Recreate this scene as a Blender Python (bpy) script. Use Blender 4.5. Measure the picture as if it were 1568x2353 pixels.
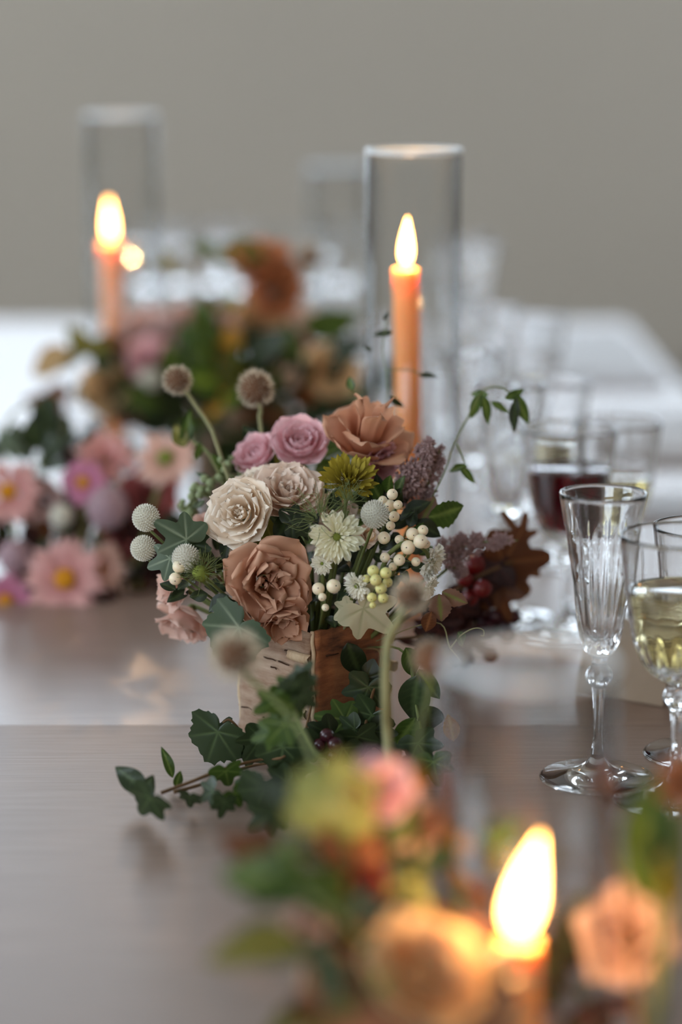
import bpy, math, random
import numpy as np
from mathutils import Vector, Matrix, Quaternion

for o in list(bpy.data.objects):
    bpy.data.objects.remove(o)
SC = bpy.context.scene
COL = SC.collection
PI = math.pi

# ------------------------------------------------------------------ camera, light, exposure
ZT = 0.75                                    # table top height
CAM_H = 0.46                                 # lens above the table
PITCH = math.radians(12.1)
LENS, SENSOR = 85.0, 36.0
FPX = LENS / SENSOR * 2353.0
cam_d = bpy.data.cameras.new('camera')
cam = bpy.data.objects.new('camera', cam_d)
COL.objects.link(cam)
cam.location = (0, 0, ZT + CAM_H)
cam.rotation_euler = (PI / 2 - PITCH, 0, 0)
cam_d.lens, cam_d.sensor_width, cam_d.sensor_fit = LENS, SENSOR, 'AUTO'
cam_d.clip_start, cam_d.clip_end = 0.05, 60
cam_d.dof.use_dof = True
cam_d.dof.focus_distance = 1.475
cam_d.dof.aperture_fstop = 2.2
SC.camera = cam

world = bpy.data.worlds.new('sky')
SC.world = world
world.use_nodes = True
bg = world.node_tree.nodes['Background']
bg.inputs['Color'].default_value = (0.77, 0.875, 1.0, 1)
bg.inputs['Strength'].default_value = 8.5

SC.view_settings.view_transform = 'Standard'
SC.view_settings.look = 'None'
SC.view_settings.exposure = 0.02
SC.view_settings.gamma = 1.0
SC.view_settings.use_curve_mapping = False
SC.cycles.max_bounces = 14
SC.cycles.transmission_bounces = 12
SC.cycles.glossy_bounces = 6
SC.cycles.diffuse_bounces = 4
SC.cycles.transparent_max_bounces = 24
SC.cycles.sample_clamp_indirect = 8.0
FLAME = 16.0

CANDLE_W = 0.6

# ------------------------------------------------------------------ point helpers
C_LOC = Vector((0, 0, ZT + CAM_H))
C_F = Vector((0, math.cos(PITCH), -math.sin(PITCH)))
C_U = Vector((0, math.sin(PITCH), math.cos(PITCH)))


def ray(px, py):
    return C_F + Vector((1, 0, 0)) * ((px - 784) / FPX) + C_U * ((1176.5 - py) / FPX)


def P(px, py, Y):
    """the place in the room seen at a photo pixel, Y metres down the table"""
    d = ray(px, py)
    return C_LOC + d * (Y / d.y)


def T(px, py, z=ZT):
    d = ray(px, py)
    return C_LOC + d * ((z - C_LOC.z) / d.z)


def S(n, Y):
    """n photo pixels at distance Y, in metres"""
    return n * (Y / math.cos(PITCH)) / FPX


def lin(*c):
    if len(c) == 1:
        c = c[0]
    out = []
    for x in c[:3]:
        x /= 255.0
        out.append(x / 12.92 if x <= 0.04045 else ((x + 0.055) / 1.055) ** 2.4)
    return (out[0], out[1], out[2], 1.0)


# ------------------------------------------------------------------ object helpers
def thing(name, label, cat, loc=(0, 0, 0), axis=None, group=None, roll=0.0, rotz=0.0):
    o = bpy.data.objects.new(name, None)
    o.empty_display_size = 0.02
    COL.objects.link(o)
    q = Quaternion((0, 0, 1), roll)
    if axis is not None:
        q = Vector((0, 0, 1)).rotation_difference(Vector(axis).normalized()) @ q
    else:
        q = Quaternion((0, 0, 1), rotz) @ q
    o.rotation_mode = 'QUATERNION'
    o.rotation_quaternion = q
    o.location = loc
    o['label'] = label
    o['category'] = cat
    if group:
        o['group'] = group
    return o


def mat_of(o):
    return Matrix.Translation(o.location) @ o.rotation_quaternion.to_matrix().to_4x4()


def to_local(o, pts):
    m = mat_of(o).inverted()
    return [m @ Vector(p) for p in pts]


MESHES = {}


def mk_mesh(name, geo, mat, smooth=True):
    V, F = geo[0], geo[1]
    me = bpy.data.meshes.new(name)
    me.from_pydata([tuple(v) for v in V], [], [tuple(int(i) for i in f) for f in F])
    if len(geo) > 2 and geo[2] is not None:
        a = me.attributes.new('grad', 'FLOAT', 'POINT')
        a.data.foreach_set('value', np.asarray(geo[2], dtype=np.float32))
    if smooth:
        me.polygons.foreach_set('use_smooth', [True] * len(me.polygons))
    me.materials.append(mat)
    me.update()
    return me


def add(name, geo, mat, parent=None, smooth=True, kind=None, label=None, mtx=None):
    me = geo if isinstance(geo, bpy.types.Mesh) else mk_mesh(name, geo, mat, smooth)
    o = bpy.data.objects.new(name, me)
    COL.objects.link(o)
    if parent is not None:
        o.parent = parent
    if mtx is not None:
        o.matrix_basis = mtx
    if kind:
        o['kind'] = kind
    if label:
        o['label'] = label
    return o


def tag(o, label, cat, group=None):
    o['label'] = label
    o['category'] = cat
    if group:
        o['group'] = group
    return o


def merge(*gs):
    V, F, A, n = [], [], [], 0
    for g in gs:
        V += [tuple(v) for v in g[0]]
        F += [tuple(i + n for i in f) for f in g[1]]
        a = g[2] if len(g) > 2 and g[2] is not None else [0.5] * len(g[0])
        A += list(a)
        n += len(g[0])
    return V, F, A


def xf(g, m):
    return ([m @ Vector(v) for v in g[0]], g[1], g[2] if len(g) > 2 else None)


# ------------------------------------------------------------------ shape helpers
def box(x0, x1, y0, y1, z0, z1):
    V = [(x, y, z) for z in (z0, z1) for y in (y0, y1) for x in (x0, x1)]
    return V, [(0, 2, 3, 1), (4, 5, 7, 6), (0, 1, 5, 4), (2, 6, 7, 3), (0, 4, 6, 2), (1, 3, 7, 5)]


def bevel_box(x0, x1, y0, y1, z0, z1, b):
    """a box with its vertical and top edges softened"""
    V, F = [], []
    rings = [(z0, 0), (z1 - b, 0), (z1 - b * 0.3, b * 0.3), (z1, b)]
    for z, i in rings:
        for sx, sy, k in ((x0, y0, 0), (x1, y0, 1), (x1, y1, 2), (x0, y1, 3)):
            dx = 1 if k in (0, 3) else -1
            dy = 1 if k in (0, 1) else -1
            a = (sx + dx * (i + b), sy + dy * i, z)
            c = (sx + dx * i, sy + dy * (i + b), z)
            V += [c, a] if k in (0, 2) else [a, c]
    for r in range(3):
        for k in range(8):
            j = (k + 1) % 8
            F.append((r * 8 + k, r * 8 + j, r * 8 + 8 + j, r * 8 + 8 + k))
    F.append(tuple(range(24, 32)))
    F.append(tuple(range(7, -1, -1)))
    return V, F


def smooth_path(pts, n=6):
    pts = [Vector(p) for p in pts]
    if len(pts) < 3:
        return [pts[0].lerp(pts[-1], i / n) for i in range(n + 1)]
    out = []
    ext = [pts[0] * 2 - pts[1]] + pts + [pts[-1] * 2 - pts[-2]]
    for i in range(1, len(ext) - 2):
        p0, p1, p2, p3 = ext[i - 1:i + 3]
        for k in range(n):
            t = k / n
            out.append(0.5 * ((2 * p1) + (p2 - p0) * t + (2 * p0 - 5 * p1 + 4 * p2 - p3) * t * t + (3 * p1 - p0 - 3 * p2 + p3) * t ** 3))
    out.append(pts[-1])
    return out


def tube(pts, r0, r1=None, n=6, cap=True):
    r1 = r0 if r1 is None else r1
    pts = [Vector(p) for p in pts]
    V, F = [], []
    up = Vector((0.31, 0.22, 0.93))
    m = len(pts)
    for i, p in enumerate(pts):
        t = (pts[min(i + 1, m - 1)] - pts[max(i - 1, 0)])
        t = t.normalized() if t.length > 1e-9 else Vector((0, 0, 1))
        s = t.cross(up)
        if s.length < 1e-4:
            s = t.cross(Vector((1, 0, 0)))
        s.normalize()
        w = t.cross(s)
        r = r0 + (r1 - r0) * i / max(1, m - 1)
        for k in range(n):
            a = 2 * PI * k / n
            V.append(p + s * (r * math.cos(a)) + w * (r * math.sin(a)))
    for i in range(m - 1):
        for k in range(n):
            j = (k + 1) % n
            F.append((i * n + k, i * n + j, i * n + n + j, i * n + n + k))
    if cap:
        F.append(tuple(range(n - 1, -1, -1)))
        F.append(tuple(range((m - 1) * n, m * n)))
    return V, F


def lathe(prof, n=48, mod=None, close=False):
    """prof: (r, z) from bottom to top; mod(theta, i) scales the radius of ring i; r == 0 ends close to a point"""
    V, F, rows = [], [], []
    for i, (r, z) in enumerate(prof):
        if r <= 1e-7:
            rows.append([len(V)])
            V.append((0, 0, z))
            continue
        row = []
        for k in range(n):
            a = 2 * PI * k / n
            rr = r * (mod(a, i) if mod else 1.0)
            row.append(len(V))
            V.append((rr * math.cos(a), rr * math.sin(a), z))
        rows.append(row)
    pairs = list(zip(rows[:-1], rows[1:]))
    if close:
        pairs.append((rows[-1], rows[0]))
    for a, b in pairs:
        for k in range(n):
            j = (k + 1) % n
            if len(a) == 1 and len(b) == 1:
                continue
            if len(a) == 1:
                F.append((a[0], b[j], b[k]))
            elif len(b) == 1:
                F.append((a[k], a[j], b[0]))
            else:
                F.append((a[k], a[j], b[j], b[k]))
    return V, F


def ball(r, n=14, m=9, sz=1.0):
    prof = [(0, -r * sz)] + [(r * math.sin(PI * i / m), -r * sz * math.cos(PI * i / m)) for i in range(1, m)] + [(0, r * sz)]
    return lathe(prof, n)


def fib(n):
    for i in range(n):
        z = 1 - 2 * (i + 0.5) / n
        a = i * 2.399963
        s = math.sqrt(max(0, 1 - z * z))
        yield Vector((s * math.cos(a), s * math.sin(a), z))


# ------------------------------------------------------------------ materials
def new_mat(name):
    m = bpy.data.materials.new(name)
    m.use_nodes = True
    nt = m.node_tree
    nt.nodes.clear()
    out = nt.nodes.new('ShaderNodeOutputMaterial')
    return m, nt, out


def N(nt, kind, **kw):
    n = nt.nodes.new(kind)
    for k, v in kw.items():
        if k in n.inputs:
            n.inputs[k].default_value = v
        else:
            setattr(n, k, v)
    return n


def L(nt, a, ao, b, bi):
    nt.links.new(a.outputs[ao], b.inputs[bi])


def principled(name, col, rough=0.5, spec=0.5, bump=None, vary=0.0, vscale=30.0, **kw):
    m, nt, out = new_mat(name)
    b = N(nt, 'ShaderNodeBsdfPrincipled')
    b.inputs['Base Color'].default_value = col
    b.inputs['Roughness'].default_value = rough
    b.inputs['Specular IOR Level'].default_value = spec
    for k, v in kw.items():
        b.inputs[k.replace('_', ' ')].default_value = v
    tc = N(nt, 'ShaderNodeTexCoord')
    if vary:
        no = N(nt, 'ShaderNodeTexNoise', Scale=vscale, Detail=4.0)
        L(nt, tc, 'Object', no, 'Vector')
        mx = N(nt, 'ShaderNodeMix', data_type='RGBA')
        mx.inputs[6].default_value = tuple(c * (1 - vary) for c in col[:3]) + (1,)
        mx.inputs[7].default_value = tuple(min(1, c * (1 + vary)) for c in col[:3]) + (1,)
        L(nt, no, 'Fac', mx, 0)
        nt.links.new(mx.outputs[2], b.inputs['Base Color'])
    if bump:
        no = N(nt, 'ShaderNodeTexNoise', Scale=bump[0], Detail=4.0)
        L(nt, tc, 'Object', no, 'Vector')
        bp = N(nt, 'ShaderNodeBump', Strength=bump[1], Distance=bump[2])
        L(nt, no, 'Fac', bp, 'Height')
        L(nt, bp, 'Normal', b, 'Normal')
    L(nt, b, 'BSDF', out, 'Surface')
    return m


def soft_mat(name, base, tip, transl=0.35, rough=0.6, streak=0.12, spec=0.25, pos=(0.0, 1.0), mscale=60.0):
    """petal or leaf: colour runs from base to tip with the 'grad' attribute, light passes through"""
    m, nt, out = new_mat(name)
    at = N(nt, 'ShaderNodeAttribute', attribute_name='grad')
    tc = N(nt, 'ShaderNodeTexCoord')
    no = N(nt, 'ShaderNodeTexNoise', Scale=mscale, Detail=3.0)
    L(nt, tc, 'Object', no, 'Vector')
    ma = N(nt, 'ShaderNodeMath', operation='MULTIPLY_ADD')
    ma.inputs[1].default_value = streak * 2
    L(nt, no, 'Fac', ma, 0)
    sb = N(nt, 'ShaderNodeMath', operation='SUBTRACT')
    L(nt, at, 'Fac', sb, 0)
    sb.inputs[1].default_value = streak
    L(nt, sb, 'Value', ma, 2)
    cr = N(nt, 'ShaderNodeValToRGB')
    cr.color_ramp.elements[0].color = base
    cr.color_ramp.elements[0].position = pos[0]
    cr.color_ramp.elements[1].color = tip
    cr.color_ramp.elements[1].position = pos[1]
    L(nt, ma, 'Value', cr, 'Fac')
    b = N(nt, 'ShaderNodeBsdfPrincipled', Roughness=rough)
    b.inputs['Specular IOR Level'].default_value = spec
    L(nt, cr, 'Color', b, 'Base Color')
    t = N(nt, 'ShaderNodeBsdfTranslucent')
    L(nt, cr, 'Color', t, 'Color')
    mx = N(nt, 'ShaderNodeMixShader', Fac=transl)
    L(nt, b, 'BSDF', mx, 1)
    L(nt, t, 'BSDF', mx, 2)
    L(nt, mx, 'Shader', out, 'Surface')
    return m


def glass_mat(name, col=(1, 1, 1, 1), ior=1.5, rough=0.0):
    m, nt, out = new_mat(name)
    b = N(nt, 'ShaderNodeBsdfPrincipled', Roughness=rough, IOR=ior)
    b.inputs['Base Color'].default_value = col
    b.inputs['Transmission Weight'].default_value = 1.0
    L(nt, b, 'BSDF', out, 'Surface')
    return m


def thin_glass_mat(name, tint=(0.97, 0.98, 0.98, 1), edge=0.8):
    m, nt, out = new_mat(name)
    t = N(nt, 'ShaderNodeBsdfTransparent', Color=tint)
    edge_n = N(nt, 'ShaderNodeLayerWeight', Blend=0.5)
    ep = N(nt, 'ShaderNodeMath', operation='POWER')
    ep.inputs[1].default_value = 4.0
    L(nt, edge_n, 'Facing', ep, 0)
    em = N(nt, 'ShaderNodeMix', data_type='RGBA')
    em.inputs[6].default_value = tint
    em.inputs[7].default_value = tuple(c * edge for c in tint[:3]) + (1,)  # darker grazing tint stands in for refraction at the glass edges
    L(nt, ep, 'Value', em, 0)
    nt.links.new(em.outputs[2], t.inputs['Color'])
    g = N(nt, 'ShaderNodeBsdfGlossy', Roughness=0.02)
    lw = N(nt, 'ShaderNodeLayerWeight', Blend=0.5)      # Schlick reflectance, the same from both sides of the wall
    pw = N(nt, 'ShaderNodeMath', operation='POWER')
    pw.inputs[1].default_value = 5.0
    L(nt, lw, 'Facing', pw, 0)
    f = N(nt, 'ShaderNodeMath', operation='MULTIPLY_ADD')
    f.inputs[1].default_value = 0.30
    f.inputs[2].default_value = 0.035
    L(nt, pw, 'Value', f, 0)
    mx = N(nt, 'ShaderNodeMixShader')
    L(nt, f, 'Value', mx, 'Fac')
    L(nt, t, 'BSDF', mx, 1)
    L(nt, g, 'BSDF', mx, 2)
    L(nt, mx, 'Shader', out, 'Surface')
    return m


def emit_mat(name, low, high, strength):
    m, nt, out = new_mat(name)
    at = N(nt, 'ShaderNodeAttribute', attribute_name='grad')
    cr = N(nt, 'ShaderNodeValToRGB')
    cr.color_ramp.elements[0].color = low
    cr.color_ramp.elements[1].color = high
    cr.color_ramp.elements[1].position = 0.35
    L(nt, at, 'Fac', cr, 'Fac')
    e = N(nt, 'ShaderNodeEmission', Strength=strength)
    L(nt, cr, 'Color', e, 'Color')
    tr = N(nt, 'ShaderNodeBsdfTransparent')              # a flame glows and lets light through
    ad = N(nt, 'ShaderNodeAddShader')
    L(nt, e, 'Emission', ad, 0)
    L(nt, tr, 'BSDF', ad, 1)
    L(nt, ad, 'Shader', out, 'Surface')
    return m


def wood_mat(name, rough, spec):
    """pale washed oak veneer, grain running across the table, under a satin lacquer"""
    m, nt, out = new_mat(name)
    tc = N(nt, 'ShaderNodeTexCoord')
    mp = N(nt, 'ShaderNodeMapping')
    mp.inputs['Scale'].default_value = (8.0, 330.0, 20.0)
    L(nt, tc, 'Object', mp, 'Vector')
    n1 = N(nt, 'ShaderNodeTexNoise', Scale=1.6, Detail=7.0, Roughness=0.62)
    L(nt, mp, 'Vector', n1, 'Vector')
    n2 = N(nt, 'ShaderNodeTexNoise', Scale=3.0, Detail=3.0)
    L(nt, tc, 'Object', n2, 'Vector')
    cr = N(nt, 'ShaderNodeValToRGB')
    cr.color_ramp.elements[0].position = 0.30
    cr.color_ramp.elements[0].color = lin(134, 112, 99)
    cr.color_ramp.elements[1].position = 0.68
    cr.color_ramp.elements[1].color = lin(163, 141, 127)
    L(nt, n1, 'Fac', cr, 'Fac')
    mx = N(nt, 'ShaderNodeMix', data_type='RGBA')
    mx.blend_type = 'MULTIPLY'
    mx.inputs[0].default_value = 0.25
    L(nt, cr, 'Color', mx, 6)
    L(nt, n2, 'Fac', mx, 7)
    b = N(nt, 'ShaderNodeBsdfPrincipled', Roughness=rough)
    nt.links.new(mx.outputs[2], b.inputs['Base Color'])
    b.inputs['Specular IOR Level'].default_value = spec
    bp = N(nt, 'ShaderNodeBump', Strength=0.15, Distance=0.0004)
    L(nt, n1, 'Fac', bp, 'Height')
    L(nt, bp, 'Normal', b, 'Normal')
    L(nt, b, 'BSDF', out, 'Surface')
    return m


def bark_mat(name, c0, c1, c2, scl=(9, 9, 60)):
    m, nt, out = new_mat(name)
    tc = N(nt, 'ShaderNodeTexCoord')
    mp = N(nt, 'ShaderNodeMapping')
    mp.inputs['Scale'].default_value = scl
    L(nt, tc, 'Object', mp, 'Vector')
    n1 = N(nt, 'ShaderNodeTexNoise', Scale=3.0, Detail=8.0, Roughness=0.7)
    L(nt, mp, 'Vector', n1, 'Vector')
    n2 = N(nt, 'ShaderNodeTexNoise', Scale=38.0, Detail=5.0)
    L(nt, tc, 'Object', n2, 'Vector')
    cr = N(nt, 'ShaderNodeValToRGB')
    cr.color_ramp.elements[0].position = 0.33
    cr.color_ramp.elements[0].color = c0
    e = cr.color_ramp.elements.new(0.45)
    e.color = c1
    cr.color_ramp.elements[2].position = 0.72
    cr.color_ramp.elements[2].color = c2
    ad = N(nt, 'ShaderNodeMix')
    ad.inputs[0].default_value = 0.45
    L(nt, n1, 'Fac', ad, 2)
    L(nt, n2, 'Fac', ad, 3)
    L(nt, ad, 0, cr, 'Fac')
    b = N(nt, 'ShaderNodeBsdfPrincipled', Roughness=0.72)
    L(nt, cr, 'Color', b, 'Base Color')
    bp = N(nt, 'ShaderNodeBump', Strength=0.6, Distance=0.002)
    L(nt, ad, 0, bp, 'Height')
    L(nt, bp, 'Normal', b, 'Normal')
    L(nt, b, 'BSDF', out, 'Surface')
    return m


M = {}
M['wall'] = principled('wall_plaster', lin(178, 168, 154), 0.9, 0.2, bump=(60, 0.15, 0.002), vary=0.04, vscale=1.2)
M['ceiling'] = principled('ceiling_paint', lin(205, 200, 194), 0.9, 0.2, vary=0.02)
M['floor'] = principled('floor_concrete', lin(135, 126, 117), 0.6, 0.4, vary=0.12, vscale=2.5)
M['frame'] = principled('window_paint', lin(208, 208, 205), 0.5, 0.4, vary=0.03)
M['pane'] = thin_glass_mat('window_glass')
M['wood_near'] = wood_mat('washed_oak_matt', 0.46, 0.42)
M['wood_far'] = wood_mat('washed_oak_lacquered', 0.34, 0.5)
M['woodleg'] = principled('table_leg_wood', lin(128, 112, 100), 0.5, 0.4, vary=0.15, vscale=40)
M['linen'] = principled('white_linen', lin(232, 232, 234), 0.85, 0.2, bump=(700, 0.3, 0.0006), vary=0.03, vscale=200)
M['card'] = principled('kraft_card', lin(168, 150, 130), 0.8, 0.2, bump=(500, 0.2, 0.0004), vary=0.06, vscale=120)
M['crystal'] = glass_mat('crystal')
M['cylinder'] = thin_glass_mat('cylinder_glass', (0.982, 0.984, 0.985, 1), 0.30)
M['rim'] = principled('pale_lit_glass_rim', (0.80, 0.87, 0.90, 1), 0.35, 0.6, vary=0.04, Transmission_Weight=0.45)  # pale colour stands in for light caught along the rim
M['red_wine'] = glass_mat('red_wine', lin(74, 0, 12), 1.34)
M['water'] = glass_mat('water', (1, 1, 1, 1), 1.33)  # added to the far goblets to lens window light
M['white_wine'] = glass_mat('white_wine', lin(242, 231, 186), 1.34)
M['wax'] = principled('peach_wax', lin(246, 164, 98), 0.45, 0.4, vary=0.05, vscale=60,
                      Subsurface_Weight=0.55, Subsurface_Scale=0.03)
M['wax'].node_tree.nodes['Principled BSDF'].inputs['Subsurface Radius'].default_value = (1.0, 0.45, 0.2)
M['wick'] = principled('burnt_wick', lin(40, 30, 26), 0.9, 0.1, vary=0.2)
M['flame'] = emit_mat('flame', (1.0, 0.36, 0.07, 1), (1.0, 0.44, 0.10, 1), FLAME)
M['bark_white'] = bark_mat('birch_bark_outside', lin(60, 40, 28), lin(140, 108, 84), lin(200, 176, 152))
M['bark_inner'] = bark_mat('birch_bark_inside', lin(38, 20, 10), lin(124, 72, 40), lin(184, 118, 70), (12, 12, 60))
M['bark_edge'] = bark_mat('birch_bark_edge', lin(92, 64, 44), lin(190, 160, 126), lin(232, 214, 180), (30, 30, 12))
M['lenticel'] = principled('lenticel', lin(62, 42, 30), 0.9, 0.1, vary=0.3)
M['soil'] = principled('vase_inside', lin(44, 32, 22), 0.95, 0.1, vary=0.3, vscale=80)

# petals
M['p_tan'] = soft_mat('tan_petal', lin(176, 102, 54), lin(230, 182, 152), 0.28)  # deep base colour also carries the shade inside the rose
M['p_tan2'] = soft_mat('coral_tan_petal', lin(186, 104, 64), lin(220, 170, 138), 0.35)
M['p_pink'] = soft_mat('pink_petal', lin(228, 164, 166), lin(244, 206, 210), 0.35)
M['p_cream'] = soft_mat('cream_petal', lin(240, 212, 174), lin(250, 238, 222), 0.30)  # warm base colour also carries the bloom's inner shade
M['p_blush'] = soft_mat('blush_petal', lin(238, 204, 178), lin(248, 230, 214), 0.32)
M['p_peachpink'] = soft_mat('peach_pink_petal', lin(214, 166, 146), lin(232, 198, 182), 0.35)
M['p_chart'] = soft_mat('chartreuse_petal', lin(104, 86, 18), lin(178, 158, 52), 0.3)
M['p_scab'] = soft_mat('greenish_white_petal', lin(228, 224, 180), lin(250, 246, 226), 0.35)
M['p_white'] = soft_mat('white_petal', lin(232, 226, 198), lin(248, 244, 232), 0.35)
M['p_daisy'] = soft_mat('pink_daisy_petal', lin(214, 142, 136), lin(232, 184, 176), 0.3)
M['p_magenta'] = soft_mat('magenta_pink_petal', lin(190, 104, 138), lin(214, 146, 170), 0.3)
M['p_lilac'] = soft_mat('pale_lilac_petal', lin(190, 160, 166), lin(216, 192, 196), 0.3)
M['p_mauve'] = soft_mat('mauve_petal', lin(184, 146, 140), lin(214, 184, 174), 0.3)
M['p_rosy'] = soft_mat('dusky_rose_petal', lin(140, 68, 66), lin(184, 106, 102), 0.3)
M['p_orange'] = soft_mat('burnt_orange_petal', lin(170, 92, 50), lin(204, 136, 92), 0.35)
M['p_peach'] = soft_mat('peach_petal', lin(246, 200, 140), lin(252, 224, 176), 0.5)
M['p_lime'] = soft_mat('lime_petal', lin(150, 154, 84), lin(186, 188, 124), 0.35)
M['p_red'] = soft_mat('red_petal', lin(130, 26, 24), lin(170, 52, 46), 0.3)
M['p_buff'] = soft_mat('buff_petal', lin(196, 150, 100), lin(224, 190, 140), 0.35)
M['yellow_eye'] = principled('yellow_flower_eye', lin(206, 140, 30), 0.8, 0.2, vary=0.3, vscale=400)
M['green_eye'] = principled('green_flower_eye', lin(120, 130, 56), 0.8, 0.2, vary=0.3, vscale=400)
M['brown_core'] = principled('brown_seed_core', lin(108, 78, 58), 0.9, 0.1, vary=0.35, vscale=500)
M['fuzz'] = soft_mat('pale_seed_fuzz', lin(190, 168, 140), lin(240, 228, 206), 0.5)
_nt = M['fuzz'].node_tree                     # the seed papers are see-through
_tr, _mx = _nt.nodes.new('ShaderNodeBsdfTransparent'), _nt.nodes.new('ShaderNodeMixShader')
_o = [n for n in _nt.nodes if n.type == 'OUTPUT_MATERIAL'][0]
_src = _o.inputs['Surface'].links[0].from_socket
_mx.inputs['Fac'].default_value = 0.5
_nt.links.new(_src, _mx.inputs[1])
_nt.links.new(_tr.outputs[0], _mx.inputs[2])
_nt.links.new(_mx.outputs[0], _o.inputs['Surface'])
M['bract'] = soft_mat('white_bract', lin(226, 222, 204), lin(250, 246, 238), 0.35)
M['berry'] = principled('snowberry_skin', lin(238, 222, 190), 0.35, 0.5, vary=0.06, vscale=150, Subsurface_Weight=0.3, Subsurface_Scale=0.004)
M['berry_green'] = principled('green_snowberry_skin', lin(216, 210, 138), 0.35, 0.5, vary=0.06, vscale=150, Subsurface_Weight=0.3, Subsurface_Scale=0.004)
M['berry_dark'] = principled('dark_berry_skin', lin(58, 18, 26), 0.25, 0.5, vary=0.2, vscale=90)
M['berry_red'] = principled('red_berry_skin', lin(112, 16, 18), 0.25, 0.5, vary=0.1, vscale=90)
M['tip'] = principled('berry_tip', lin(40, 30, 20), 0.9, 0.1, vary=0.2)
M['astilbe'] = soft_mat('mauve_plume', lin(150, 116, 114), lin(206, 178, 174), 0.3)
M['bud'] = soft_mat('grey_green_bud', lin(120, 136, 84), lin(184, 190, 150), 0.3)
# leaves: grad = vein mask
M['l_ivy'] = soft_mat('ivy_leaf', lin(44, 58, 30), lin(78, 94, 56), 0.12, 0.42, 0.06, 0.5, (0.15, 1.0))
M['l_blue'] = soft_mat('blue_green_leaf', lin(72, 86, 62), lin(136, 146, 118), 0.12, 0.55, 0.08, 0.4, (0.15, 1.0))
M['l_green'] = soft_mat('mid_green_leaf', lin(64, 86, 30), lin(112, 130, 62), 0.3, 0.45, 0.08, 0.4, (0.15, 1.0))
M['l_bright'] = soft_mat('bright_green_leaf', lin(92, 122, 34), lin(150, 166, 70), 0.35, 0.45, 0.08, 0.4, (0.15, 1.0))
M['l_olive'] = soft_mat('olive_leaf', lin(104, 100, 34), lin(148, 140, 66), 0.35, 0.5, 0.1, 0.35, (0.15, 1.0))
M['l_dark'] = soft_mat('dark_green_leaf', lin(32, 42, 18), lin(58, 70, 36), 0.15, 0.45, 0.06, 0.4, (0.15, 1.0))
M['l_burg'] = soft_mat('burgundy_leaf', lin(50, 24, 22), lin(86, 46, 40), 0.2, 0.5, 0.1, 0.35, (0.15, 1.0))
M['l_brown'] = soft_mat('bronze_leaf', lin(98, 58, 34), lin(140, 92, 56), 0.25, 0.5, 0.1, 0.35, (0.15, 1.0))
M['l_cream'] = soft_mat('cream_leaf_back', lin(206, 196, 160), lin(178, 174, 132), 0.3, 0.6, 0.1, 0.3, (0.1, 1.0))
M['l_mottle'] = soft_mat('mottled_leaf', lin(128, 96, 80), lin(120, 124, 70), 0.3, 0.5, 0.35, 0.3, (0.2, 0.9), 120)
M['l_tan'] = soft_mat('tan_dry_leaf', lin(170, 138, 92), lin(196, 170, 124), 0.35, 0.6, 0.15, 0.3, (0.15, 1.0))
M['l_amber'] = soft_mat('amber_leaf', lin(188, 132, 34), lin(214, 168, 70), 0.35, 0.5, 0.15, 0.3, (0.15, 1.0))
M['stem'] = principled('green_stem', lin(104, 112, 62), 0.6, 0.3, vary=0.15, vscale=120)
M['stem_pale'] = principled('pale_stem', lin(136, 132, 92), 0.7, 0.3, vary=0.12, vscale=150)
M['stem_brown'] = principled('brown_twig', lin(110, 82, 52), 0.7, 0.3, vary=0.2, vscale=150)

# ------------------------------------------------------------------ the room
RX0, RX1, RY0, RY1, RH = -4.2, 4.2, -4.0, 8.0, 3.9


def struct(name, geo, mat, smooth=False):
    o = add(name, geo, mat, None, smooth)
    o['kind'] = 'structure'
    return o


def wall_geo(fixed, a0, a1, holes, along, thick):
    """a wall along x or y with rectangular holes (a0, a1, z0, z1)"""
    bs, cur = [], a0
    def B(u0, u1, z0, z1):
        if u1 - u0 < 1e-4 or z1 - z0 < 1e-4:
            return
        lo, hi = min(fixed, fixed + thick), max(fixed, fixed + thick)
        bs.append(box(u0, u1, lo, hi, z0, z1) if along == 'x' else box(lo, hi, u0, u1, z0, z1))
    for h in sorted(holes):
        B(cur, h[0], 0, RH)
        B(h[0], h[1], 0, h[2])
        B(h[0], h[1], h[3], RH)
        cur = h[1]
    B(cur, a1, 0, RH)
    return merge(*bs)


H_BACK = [(-2.5, -0.40, 1.66, 3.75), (0.30, 1.55, 1.60, 2.8)]
H_LEFT = [(-0.8, 1.8, 1.1, 3.5), (4.2, 5.4, 1.0, 3.5), (6.0, 7.4, 1.0, 3.5)]  # unseen; the rear pair is placed to light the back wall
H_RIGHT = [(5.2, 6.8, 1.0, 3.5)]  # unseen, placed to light the back wall and the glass edges
H_FRONT = [(-3.7, -0.9, 1.0, 3.5)]  # unseen window added to light wall and flowers from the camera side
struct('floor', box(RX0 - .2, RX1 + .2, RY0 - .2, RY1 + .2, -0.1, 0), M['floor'])
struct('ceiling', box(RX0 - .2, RX1 + .2, RY0 - .2, RY1 + .2, RH, RH + 0.1), M['ceiling'])
struct('wall_back', wall_geo(RY1, RX0, RX1, H_BACK, 'x', 0.2), M['wall'])
struct('wall_front', wall_geo(RY0, RX0, RX1, H_FRONT, 'x', -0.2), M['wall'])
struct('wall_left', wall_geo(RX0, RY0, RY1, H_LEFT, 'y', -0.2), M['wall'])
struct('wall_right', wall_geo(RX1, RY0, RY1, H_RIGHT, 'y', 0.2), M['wall'])
WN = 0
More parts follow.
